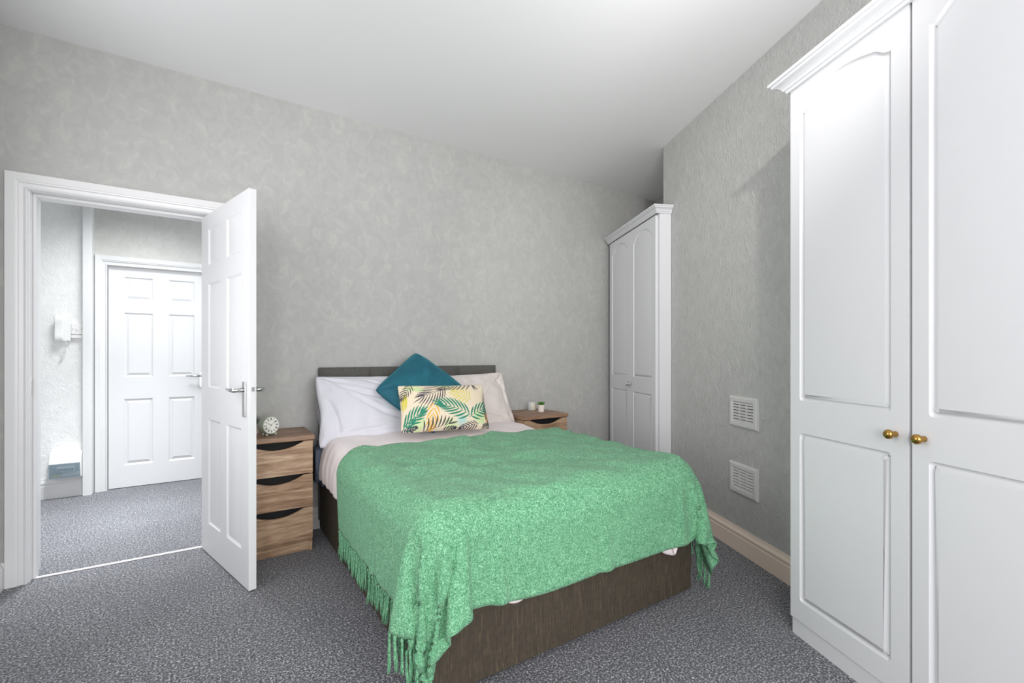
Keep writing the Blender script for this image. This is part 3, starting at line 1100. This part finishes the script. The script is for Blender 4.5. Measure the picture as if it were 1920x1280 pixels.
def bed():
    t = thing('bed', ((BX0 + BX1) / 2, BY1, 0), 0, 'double divan bed with dark brown fabric base and charcoal panelled headboard', 'bed')
    cx = (BX0 + BX1) / 2
    ymid = 2.388
    for y0, y1 in ((BY0, ymid - 0.001), (ymid + 0.001, BY1)):
        bm = bmesh.new()
        # side walls with slight softness: subdivided box
        n = 26
        box(bm, BX0 - cx, BX1 - cx, y0 - BY1, y1 - BY1, 0.026, 0.335)
        bmesh.ops.subdivide_edges(bm, edges=bm.edges[:], cuts=9, use_grid_fill=True)
        for v in bm.verts:
            wv = noise.noise(Vector((v.co.x * 3, v.co.y * 3, v.co.z * 9 + v.co.x * 4 + 7)))
            if 0.04 < v.co.z < 0.33:
                if abs(v.co.y - (y0 - BY1)) < 1e-4: v.co.y += 0.006 * wv
                if abs(v.co.x - (BX0 - cx)) < 1e-4: v.co.x += 0.004 * wv
        mesh_obj('divan_base', bm, M['base'], t, smooth=False, bevel=0.004)
    for sx in (BX0 + 0.06, BX1 - 0.06):
        for sy in (BY0 + 0.05, ymid - 0.07, ymid + 0.07, BY1 - 0.07):
            bm = bmesh.new()
            lathe(bm, [(0, -0.010), (0.010, -0.010), (0.013, -0.007), (0.013, 0.007), (0.010, 0.010), (0, 0.010)], 20,
                  Matrix.Translation((sx - cx, sy - BY1, 0.013)) @ Matrix.Rotation(PI / 2, 4, 'Y'))
            box(bm, sx - cx - 0.004, sx - cx + 0.004, sy - BY1 - 0.008, sy - BY1 + 0.008, 0.013, 0.030)
            mesh_obj('castor', bm, M['castor'], t)
    # headboard
    hy0, hy1 = 3.240 - BY1, 3.292 - BY1
    bm = bmesh.new(); box(bm, 0.612 - cx, 1.975 - cx, hy0 + 0.022, hy1, 0.06, 1.068)
    hb = mesh_obj('headboard', bm, M['headboard'], t, bevel=0.006)
    W = (1.975 - 0.612) / 4
    for k in range(4):
        x0 = 0.612 + k * W - cx
        bm = bmesh.new()
        n, mz = 14, 30
        g = []
        for i in range(n + 1):
            row = []
            for j in range(mz + 1):
                u, v = i / n, j / mz
                d = min(1, (min(u, 1 - u) * W) / 0.035); e = min(1, ((1 - v) * 0.72) / 0.035)
                b = math.sin(d * PI / 2) ** 0.7 * math.sin(e * PI / 2) ** 0.7 if d > 0 and e > 0 else 0
                row.append(bm.verts.new((x0 + u * W, hy0 + 0.024 - 0.026 * b, 0.355 + v * 0.716)))
            g.append(row)
        for i in range(n):
            for j in range(mz):
                bm.faces.new((g[i][j], g[i + 1][j], g[i + 1][j + 1], g[i][j + 1]))
        mesh_obj('padded_panel', bm, M['headboard'], hb, smooth=True)
    # mattress
    m = boxo('mattress', 0.606, 1.962, 1.412, 3.235, 0.337, 0.565, M['mattress'], bevel=0.03)
    bm = bmesh.new(); box(bm, 0.556, 0.640, 3.02, 3.232, 0.338, 0.600)
    bmesh.ops.bevel(bm, geom=bm.edges[:], offset=0.03, segments=3, affect='EDGES')
    bmesh.ops.subdivide_edges(bm, edges=[e for e in bm.edges if e.calc_length() > 0.05], cuts=6, use_grid_fill=True)
    for v in bm.verts:
        v.co.x += 0.008 * noise.noise(v.co * 14)
    mesh_obj('loose_sheet_corner', bm, M['mattress'], m, smooth=True)
    tag(m, 'slate blue covered mattress seen between the bedside drawers and the duvet', 'mattress')
    m.modifiers['bevel'].segments = 4


bed()


# ------------------------------------------------------------------ cloth draping (position based, numpy)
def drape(R, core, ztop, r, steps, sub, seed=1, wr=0.004, kbend=0.25, off=0.0, lowz=0.03, ks=1.0, grav=1.2):
    nx, ny = R.shape[:2]
    rng = np.random.RandomState(seed)
    x0, x1, y0, y1 = core
    ci = np.stack([np.clip(R[..., 0], x0, x1), np.clip(R[..., 1], y0, y1)], -1)
    dl = R - ci
    L = np.linalg.norm(dl, axis=-1)
    e = dl / np.maximum(L, 1e-9)[..., None]
    ro = r + off
    th = np.clip(L / ro, 0, PI / 2)
    rad = ro * np.sin(th)
    drop = ro * (1 - np.cos(th)) + np.maximum(L - ro * PI / 2, 0)
    P = np.zeros((nx, ny, 3))
    P[..., :2] = ci + e * rad[..., None]
    P[..., 2] = ztop - r + ro - drop + 0.002
    # low-frequency jitter seeds the folds
    k = rng.randn(nx // 6 + 3, ny // 6 + 3, 3)
    ii = np.linspace(0, k.shape[0] - 1.001, nx); jj = np.linspace(0, k.shape[1] - 1.001, ny)
    i0 = ii.astype(int); j0 = jj.astype(int); fi = (ii - i0)[:, None, None]; fj = (jj - j0)[None, :, None]
    nz = (k[i0][:, j0] * (1 - fi) * (1 - fj) + k[i0 + 1][:, j0] * fi * (1 - fj) + k[i0][:, j0 + 1] * (1 - fi) * fj + k[i0 + 1][:, j0 + 1] * fi * fj)
    P += nz * wr
    sets = []
    R3 = R

    def add(a, b, st):
        ln = np.linalg.norm(R3[b] - R3[a], axis=-1)
        sets.append((a, b, ln, st))
    for p in (0, 1):
        add((slice(p, nx - 1, 2), slice(None)), (slice(p + 1, nx, 2), slice(None)), ks) if nx > 1 else None
        add((slice(None), slice(p, ny - 1, 2)), (slice(None), slice(p + 1, ny, 2)), ks)
    fixed = []
    for a, b, ln, st in sets:
        fixed.append((a, b, ln, st))
    sets = []
    for p in (0, 1):
        a = (slice(p, nx - 1, 2), slice(0, ny - 1)); b = (slice(p + 1, nx, 2), slice(1, ny))
        add(a, b, 0.35)
        a = (slice(p, nx - 1, 2), slice(1, ny)); b = (slice(p + 1, nx, 2), slice(0, ny - 1))
        add(a, b, 0.35)
    # bending, every fourth row pairs so that no vertex is written twice
    def quads(n):
        out = []
        for s in range(4):
            i = np.arange(s, n - 2, 4)
            if len(i): out.append(i)
        return out
    bsets = []
    for ia in quads(nx):
        bsets.append(((ia, slice(None)), (ia + 2, slice(None))))
    for ja in quads(ny):
        bsets.append(((slice(None), ja), (slice(None), ja + 2)))
    allc = fixed + sets + [(a, b, np.linalg.norm(R3[b] - R3[a], axis=-1), kbend) for a, b in bsets]
    V = np.zeros_like(P)
    dt = 1 / 60.0
    pin = L < ro * 0.5
    P0 = P.copy()
    for it in range(steps):
        damp = 0.93
        V[..., 2] -= grav * dt
        V *= damp
        Q = P + V * dt
        for s in range(sub):
            for a, b, ln, st in allc:
                d = Q[b] - Q[a]
                l = np.sqrt((d * d).sum(-1)) + 1e-9
                f = (0.5 * st * (l - ln) / l)[..., None] * d
                Q[a] += f
                Q[b] -= f
            # collision with the rounded bed block
            cx = np.clip(Q[..., 0], x0, x1); cy = np.clip(Q[..., 1], y0, y1); cz = np.minimum(Q[..., 2], ztop - r)
            dv = Q - np.stack([cx, cy, cz], -1)
            dd = np.linalg.norm(dv, axis=-1)
            inside = (dd < ro)
            deep = inside & (dd < 1e-6)
            sc = np.where(inside & ~deep, ro / np.maximum(dd, 1e-6), 1.0)
            hit = inside & ~deep
            Qn = np.stack([cx, cy, cz], -1) + dv * sc[..., None]
            Q = np.where(hit[..., None], Qn, Q)
            Q[..., 2] = np.where(deep, ztop - r + ro, Q[..., 2])
            Q[..., 2] = np.maximum(Q[..., 2], lowz)
            Q[pin] = P0[pin]
        V = (Q - P) / dt
        hitv = (np.linalg.norm(Q - np.stack([np.clip(Q[..., 0], x0, x1), np.clip(Q[..., 1], y0, y1), np.minimum(Q[..., 2], ztop - r)], -1), axis=-1) < ro + 0.002)
        V[hitv] *= 0.35
        P = Q
    return P


def grid_faces(nx, ny):
    F = []
    for i in range(nx - 1):
        for j in range(ny - 1):
            a = i * ny + j
            F.append((a, a + 1, a + ny + 1, a + ny))
    return F


def quad_rest(c00, c10, c11, c01, nx, ny):
    u = np.linspace(0, 1, nx)[:, None, None]; v = np.linspace(0, 1, ny)[None, :, None]
    c00, c10, c11, c01 = map(np.array, (c00, c10, c11, c01))
    return (1 - u) * (1 - v) * c00 + u * (1 - v) * c10 + u * v * c11 + (1 - u) * v * c01


def puff(x, y):
    """gentle unevenness of the made bed top"""
    return 0.010 * math.sin(2.3 * x + 0.5) * math.sin(1.9 * y + 0.4) + 0.010 * noise.noise(Vector((x * 2.2, y * 2.2, 3.1))) + 0.014 * max(0.0, (y - 2.1)) / 0.9 + 0.026 * max(0.0, min(1.0, (y - 2.55) / 0.3)) ** 2 * (3 - 2 * max(0.0, min(1.0, (y - 2.55) / 0.3)))


TOPZ = 0.622


def duvet():
    r = 0.085
    core = (0.585 + r, 1.990 - r, 1.385 + r, 3.9)
    nx, ny = 96, 96
    # rest sheet, foot corners rounded off
    u = np.linspace(-1, 1, nx); v = np.linspace(0, 1, ny)
    R = np.zeros((nx, ny, 2))
    fx0, fx1 = 0.40, 2.18
    yh, yf = 3.03, 1.125
    for j, vv in enumerate(v):
        y = yh + (yf - yh) * vv
        # rounded foot corners
        c = 0.30
        k = 0.0
        if y < yf + c:
            q = (yf + c - y) / c
            k = c * (1 - math.sqrt(max(0.0, 1 - q * q * 0.97)))
        # the side hem drops a little towards the foot
        sag = 0.06 * (vv ** 1.0)
        R[:, j, 0] = (fx0 - sag + k) + (fx1 - (fx0 - sag + k) + 0.02 - k) * (u + 1) / 2
        R[:, j, 1] = y - (vv ** 3) * (0.075 * np.exp(-((R[:, j, 0] - 1.79) / 0.09) ** 2) + 0.040 * np.exp(-((R[:, j, 0] - 1.42) / 0.09) ** 2) + 0.050 * np.exp(-((R[:, j, 0] - 0.93) / 0.07) ** 2))
    P = drape(R, core, TOPZ - 0.012, r, 45, 8, seed=5, wr=0.006, kbend=0.10)
    nx_, ny_ = P.shape[:2]
    # tucked flat at the foot so that no fold stands out under the throw
    Cc = np.stack([np.clip(P[..., 0], core[0], core[1]), np.clip(P[..., 1], core[2], core[3]), np.minimum(P[..., 2], TOPZ - 0.012 - r)], -1)
    dd = P - Cc
    ln_ = np.linalg.norm(dd, axis=-1)
    w_ = np.clip((2.5 - P[..., 1]) / 0.2, 0, 1)
    tgt = np.minimum(ln_, r + 0.003)
    P = Cc + dd * ((ln_ * (1 - w_) + tgt * w_) / np.maximum(ln_, 1e-6))[..., None]
    V = []
    for i in range(nx_):
        for j in range(ny_):
            x, y, z = P[i, j]
            top = max(0.0, min(1.0, (z - 0.50) / 0.08))
            z2 = z + puff(x, y) * top
            side = 1 - top
            nrm_x = -1 if x < 0.7 else (1 if x > 1.9 else 0)
            cr = (math.sin(y * 52 + z * 11 + 2 * math.sin(y * 9)) * 0.5 + noise.noise(Vector((y * 22, z * 3, 0.3)))) * 0.0075 * (1 if nrm_x else 0) * (0.3 + side * 0.7)
            bulge = 0.014 * math.sin(PI * max(0, min(1, (0.60 - z) / 0.26))) * max(0.0, min(1.0, (y - 2.3) / 0.3))
            x2 = x + nrm_x * (cr + bulge * side)
            if top > 0.5 and y > 2.4:
                z2 += 0.0035 * math.sin(x * 20 + y * 30 + 3 * noise.noise(Vector((x * 3, y * 3, 1)))) * noise.noise(Vector((x * 4, y * 5, 9)))
            V.append((x2, y, z2))
    o = np_obj('duvet', V, grid_faces(nx_, ny_), M['duvet'])
    sd = o.modifiers.new('solid', 'SOLIDIFY'); sd.thickness = 0.022; sd.offset = -1
    o.modifiers.new('sub', 'SUBSURF').render_levels = 1
    o.modifiers['sub'].levels = 1
    tag(o, 'blush white cotton duvet covering the bed, showing between the pillows and the green throw', 'duvet')
    return o


duvet()


def throw():
    r = 0.10
    core = (0.583 + r, 1.992 - r, 1.383 + r, 3.9)
    nx, ny = 150, 110
    # corners of the flat throw: (left/back) (right/back) (right/foot) (left/foot)
    R = quad_rest((0.235, 2.60), (2.33, 2.36), (2.31, 1.065), (0.235, 1.04), nx, ny)
    uu = np.linspace(0, 1, nx)[:, None]; vv = np.linspace(0, 1, ny)[None, :]
    R[..., 1] -= 0.14 * (1 - vv) * np.clip((0.27 - uu) / 0.27, 0, 1) ** 1.5
    R[..., 1] += 0.034 * vv * np.exp(-((uu - 0.22) / 0.10) ** 2)
    # small waviness of the hems
    for j in range(ny):
        R[:, j, 0] += np.linspace(1, 0, nx) * 0.006 * math.sin(j * 0.55)
    P = drape(R, core, TOPZ + 0.012, r, 70, 9, seed=11, wr=0.007, kbend=0.16, off=0.020)
    V = []
    for i in range(nx):
        for j in range(ny):
            x, y, z = P[i, j]
            top = max(0.0, min(1.0, (z - 0.50) / 0.08))
            V.append((x, y, z + puff(x, y) * top))
    root = thing('throw_blanket', (1.28, 1.9, 0.62), 0, 'green woven wool throw with tasselled ends draped over the foot of the bed', 'blanket')
    loc = np.array([1.28, 1.9, 0.62])
    Vn = np.array(V)
    o = np_obj('woven_cloth', Vn - loc, grid_faces(nx, ny), M['throw'], root)
    sd = o.modifiers.new('solid', 'SOLIDIFY'); sd.thickness = 0.005; sd.offset = 1
    G = Vn.reshape(nx, ny, 3)
    rnd = random.Random(8)

    def tassel(p, out, ln):
        bm = bmesh.new()
        p = Vector(p) - Vector(loc)
        out = Vector(out)
        k0 = p + Vector((0, 0, -0.004)) + out * 0.003
        tube(bm, [p + out * 0.001 + Vector((0, 0, 0.002)), k0 + Vector((0, 0, -0.003)), k0 + Vector((0, 0, -0.009)), k0 + Vector((0, 0, -0.014))], [0.0022, 0.0052, 0.0052, 0.0030], 8)
        sway = Vector((rnd.uniform(-.012, .012), rnd.uniform(-.014, .014), 0))
        for s in range(6):
            a = rnd.random() * 2 * PI
            sp = Vector((math.cos(a), math.sin(a), 0)) * rnd.uniform(0.002, 0.0065)
            l2 = ln * rnd.uniform(0.86, 1.08)
            pts = []
            ph = rnd.random() * 6
            for q in range(7):
                f = q / 6
                wv = Vector((math.sin(f * 9 + ph), math.cos(f * 8 + ph), 0)) * 0.0016 * f
                pts.append(k0 + Vector((0, 0, -0.012 - (l2 - 0.014) * f)) + sp * (0.35 + 0.9 * f) + sway * f * f + wv)
            tube(bm, pts, [0.0025, 0.0027, 0.0027, 0.0026, 0.0025, 0.0022, 0.0012], 5)
        mesh_obj('tassel', bm, M['throw'], root, smooth=True)
    # tassels along the left hem (i = 0) and the right hem (i = nx-1)
    nl = 62
    for k in range(nl):
        f = (k + 0.5) / nl * (ny - 1)
        j = int(f); a = f - j
        p = G[0, j] * (1 - a) + G[0, min(j + 1, ny - 1)] * a
        inner = G[3, j]
        d = p - inner; d[2] = 0
        if p[2] > 0.10:
            tassel(p, (-1, 0, 0), min(0.115, p[2] - 0.008) * rnd.uniform(0.93, 1.05))
        elif p[2] > 0.045:
            tassel(p, (-1, 0, 0), p[2] - 0.012)
    nr = 36
    for k in range(nr):
        f = (k + 0.5) / nr * (ny - 1)
        j = int(f); a = f - j
        p = G[-1, j] * (1 - a) + G[-1, min(j + 1, ny - 1)] * a
        if p[2] > 0.05:
            tassel(p, (1, 0, 0), min(0.115, p[2] - 0.008) * rnd.uniform(0.93, 1.05))


throw()


# ------------------------------------------------------------------ pillows and cushions
def pillow_mesh(w, h, t, nx, ny, pinch=0.06, wrinkle=0.006, seed=1, flange=None, rcorner=0.03, edge_t=0.004):
    """closed cushion centred at the origin; x width, z height, y thickness; front faces -y. Returns V, F, front uv"""
    V = []; F = []
    rs = random.Random(seed)
    o1 = Vector((seed * 3.7, seed * 1.3, 0))
    def surf(u, v, side):
        # u,v in -1..1
        au, av = abs(u), abs(v)
        px = u * (w / 2) * (1 - pinch * (1 - av ** 2) * au ** 3)
        pz = v * (h / 2) * (1 - pinch * (1 - au ** 2) * av ** 3)
        rc = 1 - rcorner * (au * av) ** 7
        px *= rc; pz *= rc
        core = max(0.0, (1 - au ** 2.6)) ** 0.55 * max(0.0, (1 - av ** 2.6)) ** 0.55
        if flange:
            uu = (u - flange[0]) / flange[1] if False else u
        y = side * (edge_t / 2 * (1 if max(au, av) < 0.9999 else 0) + t / 2 * core)
        nn = noise.noise(Vector((px * 5, pz * 7, side * 2)) + o1) * 0.6 + noise.noise(Vector((px * 14 + pz * 6, pz * 12 - px * 4, side)) + o1) * 0.35
        # creases radiating from the corners
        for cx, cz in ((-1, -1), (1, -1), (1, 1), (-1, 1)):
            dx, dz = u - cx, v - cz
            rr = math.hypot(dx, dz)
            if rr < 1.1:
                an = math.atan2(dz, dx)
                nn += 0.55 * math.sin(an * 11 + seed + cx * 2 + 2 * noise.noise(Vector((rr * 2, an, seed)))) * math.exp(-((rr - 0.28) / 0.28) ** 2)
        if wrinkle > 0.0085:
            q = px * 13 + pz * 19 + 2.2 * noise.noise(Vector((px * 3, pz * 3, 5)) + o1)
            nn += 0.55 * math.sin(q) * max(0.0, noise.noise(Vector((px * 4, pz * 4, 8)) + o1) + 0.25)
        y += side * wrinkle * nn * min(1.0, core * 2.2)
        return (px, y, pz)
    for s in (-1, 1):
        for i in range(nx + 1):
            for j in range(ny + 1):
                V.append(surf(-1 + 2 * i / nx, -1 + 2 * j / ny, s))
    n1 = (nx + 1) * (ny + 1)
    for s in (0, 1):
        for i in range(nx):
            for j in range(ny):
                a = s * n1 + i * (ny + 1) + j
                q = (a, a + ny + 1, a + ny + 2, a + 1)
                F.append(q if s == 0 else q[::-1])
    # rim
    def rim(idx):
        for a, b in zip(idx[:-1], idx[1:]):
            F.append((a, b, b + n1, a + n1))
    rim([i * (ny + 1) for i in range(nx + 1)][::-1])
    rim([i * (ny + 1) + ny for i in range(nx + 1)])
    rim([j for j in range(ny + 1)])
    rim([nx * (ny + 1) + j for j in range(ny + 1)][::-1])
    return V, F, n1


def place(o, loc, yaw=0.0, lean=0.0, roll=0.0):
    """lean tips the top backwards (+y), roll turns in the cushion's own plane"""
    m = Matrix.Translation(loc) @ Matrix.Rotation(yaw, 4, 'Z') @ Matrix.Rotation(-lean, 4, 'X') @ Matrix.Rotation(roll, 4, 'Y')
    o.matrix_world = m
    o.location, q, s = m.decompose()
    o.rotation_mode = 'XYZ'
    o.rotation_euler = q.to_euler()


def pillows():
    # left pillow: open end of the case hangs at the outer side
    W, Hh, T = 0.76, 0.47, 0.17
    nx, ny = 112, 70
    V, F, n1 = pillow_mesh(W, Hh, T, nx, ny, 0.03, 0.017, 2)
    V = [list(v) for v in V]
    for k, v in enumerate(V):
        u = v[0] / (W / 2)
        if u < -0.80:       # open hem flares flat and loose
            f = min(1.0, (-0.80 - u) / 0.2)
            side = -1 if k < n1 else 1
            hang = 1 - abs(v[2]) / (Hh / 2) * 0.55
            v[1] += side * f * 0.022 * hang + 0.008 * f * math.sin(v[2] * 26)
            v[0] -= 0.006 * f * math.sin(v[2] * 17 + side)
    # long soft creases pulled from the upper left towards the cushions
    def crease(pts_, xa, za, xb, zb, depth, wid, sagc, lim):
        L_ = math.hypot(xb - xa, zb - za)
        for v in pts_[:lim]:
            t_ = ((v[0] - xa) * (xb - xa) + (v[2] - za) * (zb - za)) / L_ ** 2
            if 0 < t_ < 1:
                nx_ = -(v[0] - xa) * (zb - za) / L_ + (v[2] - za) * (xb - xa) / L_ + sagc * math.sin(PI * t_)
                v[1] += depth * math.sin(PI * t_) * (math.exp(-(nx_ / wid) ** 2) - 0.6 * math.exp(-((nx_ - 1.8 * wid) / wid) ** 2))
    for c_ in ((-0.30, 0.17, 0.26, 0.02, 0.012, 0.012, 0.03), (-0.12, 0.20, 0.32, 0.09, 0.011, 0.010, 0.02), (-0.10, 0.02, 0.26, -0.10, 0.012, 0.012, 0.03),
               (-0.34, 0.10, -0.26, -0.20, 0.010, 0.012, -0.02), (-0.32, -0.18, 0.10, -0.14, 0.010, 0.012, -0.01), (-0.22, 0.12, 0.05, -0.04, 0.007, 0.012, 0.02)):
        crease(V, *c_, n1)
    # open the case: drop the rim faces at the far left
    left = set(range(0, ny + 1)) | set(range(n1, n1 + ny + 1))
    F = [f for f in F if not all(i in left for i in f)]
    for side, (lx, seed, label, mat) in enumerate(((0.945, 2, 'white pillow leaning on the headboard at the left side of the bed', M['pillow_cool']),
                                                   (1.625, 7, 'ivory white pillow leaning on the headboard at the right side of the bed', M['pillow_warm']))):
        if side == 0:
            root = np_obj('pillow', V, F, mat)
            ss = root.modifiers.new('solid', 'SOLIDIFY'); ss.thickness = 0.002; ss.offset = 1
        else:
            V2, F2, _ = pillow_mesh(0.74, 0.47, 0.17, nx, ny, 0.05, 0.019, seed)
            V2 = [list(v) for v in V2]
            for c_ in ((0.30, 0.21, 0.05, 0.02, 0.012, 0.012, 0.02), (0.33, 0.20, 0.30, -0.10, 0.012, 0.012, 0.02), (0.26, 0.19, 0.33, 0.05, 0.012, 0.010, 0.01), (0.32, -0.16, -0.02, -0.10, 0.010, 0.012, 0.02)):
                crease(V2, *c_, n1)
            root = np_obj('pillow', V2, F2, mat)
        root.modifiers.new('sub', 'SUBSURF').levels = 1
        tag(root, label, 'pillow', 'pillows against the headboard')
        place(root, (lx, 3.075, 0.795), (0.0 if side == 0 else 0.02), math.radians(24), (math.radians(1.0) if side == 0 else math.radians(-1.5)))


pillows()


def teal():
    V, F, n1 = pillow_mesh(0.475, 0.475, 0.16, 60, 60, 0.0, 0.009, 4, rcorner=0.045)
    o = np_obj('square_cushion', V, F, M['velvet'])
    tag(o, 'teal velvet square cushion standing on its corner against the white pillows', 'cushion')
    place(o, (1.222, 2.950, 0.912), 0.0, math.radians(38), math.radians(48.5))
    # piped seam around the edge
    bm = bmesh.new()
    ring = []
    n = 60
    for i in range(n + 1): ring.append(V[i * (n + 1)])
    for j in range(1, n + 1): ring.append(V[n * (n + 1) + j])
    for i in range(n - 1, -1, -1): ring.append(V[i * (n + 1) + n])
    for j in range(n - 1, 0, -1): ring.append(V[j])
    tube(bm, [(a, 0, c) for a, b, c in ring] + [(ring[0][0], 0, ring[0][2])], 0.0028, 6, cap=False)
    mesh_obj('seam_piping', bm, M['velvet_piping'], o, smooth=True)


teal()


def printed_cushion():
    W, Hh = 0.585, 0.315
    nx, ny = 300, 180
    V, F, n1 = pillow_mesh(W, Hh, 0.13, nx, ny, 0.05, 0.004, 6)
    U = (np.arange(nx + 1) / nx)[:, None] * np.ones((1, ny + 1))
    Vv = np.ones((nx + 1, 1)) * (np.arange(ny + 1) / ny)[None, :]
    X = U * W; Z = Vv * Hh
    col = np.zeros((nx + 1, ny + 1, 3)); col[:] = lin((228, 213, 188))[:3]

    def leaflet(x0, z0, ang, ln, w, c, curve=0.0):
        a0 = ang
        pts = []
        x, z = x0, z0
        m = 8
        for k in range(m + 1):
            pts.append((x, z, k / m))
            x += math.cos(a0) * ln / m; z += math.sin(a0) * ln / m
            a0 += curve / m
        mask = np.zeros(X.shape, bool)
        for (xa, za, ta), (xb, zb, tb) in zip(pts[:-1], pts[1:]):
            dx, dz = xb - xa, zb - za
            l2 = dx * dx + dz * dz
            t = np.clip(((X - xa) * dx + (Z - za) * dz) / l2, 0, 1)
            d = np.hypot(X - xa - t * dx, Z - za - t * dz)
            tt = ta + (tb - ta) * t
            mask |= d < w * np.sin(PI * np.clip(0.06 + 0.93 * tt, 0, 1)) ** 0.8
        col[mask] = lin(c)[:3]

    def frond(u0, v0, u1, v1, n, ln, w, c, spread=55, curve=0.5, bend=0.0, sides=(1, -1), t0=0.12):
        x0, z0, x1, z1 = u0 * W, v0 * Hh, u1 * W, v1 * Hh
        a = math.atan2(z1 - z0, x1 - x0); L = math.hypot(x1 - x0, z1 - z0)
        def at(t):
            return (x0 + (x1 - x0) * t - bend * L * math.sin(a) * math.sin(PI * t), z0 + (z1 - z0) * t + bend * L * math.cos(a) * math.sin(PI * t))
        for k in range(12):
            p, q = at(k / 12), at((k + 1) / 12)
            leaflet(p[0], p[1], math.atan2(q[1] - p[1], q[0] - p[0]), L / 11, 0.0014, c)
        for k in range(n):
            t = t0 + (1 - t0) * k / (n - 1)
            p = at(t)
            lf = ln * (0.55 + 0.6 * math.sin(PI * (0.15 + 0.75 * t)))
            for s in sides:
                sp = math.radians(spread * (1 - 0.55 * t))
                leaflet(p[0], p[1], a + s * sp, lf, w, c, -s * curve)
        leaflet(x1, z1, a, ln * 0.9, w, c)
    NAVY = (62, 56, 74); GREY = (84, 82, 76); GRN = (48, 132, 106); YEL = (214, 200, 82); ORA = (232, 172, 56); BLU = (172, 208, 200); PAL = (206, 218, 168)
    frond(0.60, -0.02, 0.52, 0.10, 6, 0.05, 0.008, PAL, 60)
    frond(0.04, 0.96, 0.22, 0.86, 6, 0.05, 0.007, PAL, 50)
    frond(0.60, 0.90, 0.45, 0.99, 6, 0.05, 0.006, PAL, 50)
    frond(0.93, 0.10, 0.86, 0.24, 6, 0.05, 0.010, PAL, 60)
    frond(0.12, 0.02, 0.20, 0.14, 5, 0.05, 0.010, PAL, 60)
    for k in range(13):
        leaflet(0.655 * W, 0.17 * Hh, 2 * PI * k / 13 + 0.2, 0.048, 0.0035, BLU)
    frond(0.02, 0.40, 0.05, 0.66, 6, 0.045, 0.0036, YEL, 40)
    frond(0.37, 0.60, 0.32, 0.12, 5, 0.085, 0.0040, ORA, 46, 0.5)
    frond(0.97, 0.05, 1.00, 0.45, 8, 0.06, 0.004, ORA, 35)
    frond(0.80, 0.60, 0.62, 0.78, 7, 0.070, 0.0036, YEL, 62, -0.4)
    frond(0.53, 0.97, 0.27, 0.70, 9, 0.100, 0.0034, NAVY, 66, 0.45, 0.08)
    frond(0.86, 0.98, 0.48, 0.86, 8, 0.065, 0.0038, GREY, 50, 0.3, -0.05)
    frond(0.16, 1.00, 0.03, 0.72, 6, 0.050, 0.0036, GREY, 55, 0.3)
    leaflet(0.84 * W, 0.99 * Hh, -0.95, 0.062, 0.005, GREY); leaflet(0.84 * W, 0.99 * Hh, -1.35, 0.058, 0.005, GREY)
    frond(1.06, 0.86, 0.98, 0.46, 9, 0.055, 0.0026, NAVY, 60, 0.3)
    frond(0.78, 0.24, 0.46, 0.50, 8, 0.088, 0.0058, GRN, 58, 0.45, -0.05)
    frond(0.02, 0.08, 0.20, 0.34, 6, 0.080, 0.0058, GRN, 58, 0.45, 0.06)
    frond(0.02, 0.02, 0.10, 0.16, 4, 0.06, 0.005, GRN, 55, 0.4)
    frond(0.74, 0.22, 0.97, 0.42, 6, 0.074, 0.0058, GRN, 58, 0.45, 0.05)
    frond(0.20, -0.02, 0.50, 0.10, 8, 0.072, 0.0052, GREY, 70, -0.5, 0.0, (1,))
    frond(0.86, 0.10, 0.66, 0.02, 7, 0.040, 0.0034, NAVY, 60, 0.4)
    frond(-0.02, -0.03, 0.14, 0.06, 6, 0.030, 0.004, NAVY, 60, 0.4)
    frond(0.88, -0.02, 1.02, 0.06, 8, 0.045, 0.0042, GREY, 60, 0.4)
    frond(0.44, -0.02, 0.56, 0.02, 5, 0.030, 0.004, NAVY, 60, 0.4)
    frond(0.95, 0.38, 1.02, 0.10, 6, 0.04, 0.004, GREY, 55, 0.4)
    o = np_obj('rectangular_cushion', V, F, M['print'])
    cols_ = np.ones((2 * n1, 4), dtype=np.float32)
    cols_[:n1, :3] = col.reshape(-1, 3)
    cols_[n1:, :3] = lin((228, 213, 188))[:3]
    ca = o.data.color_attributes.new('print', 'FLOAT_COLOR', 'POINT')
    ca.data.foreach_set('color', cols_.ravel())
    tag(o, 'cream rectangular cushion printed with green, yellow and navy palm leaves', 'cushion')
    place(o, (1.270, 2.735, 0.815), math.radians(-8), math.radians(26), math.radians(1.0))


printed_cushion()
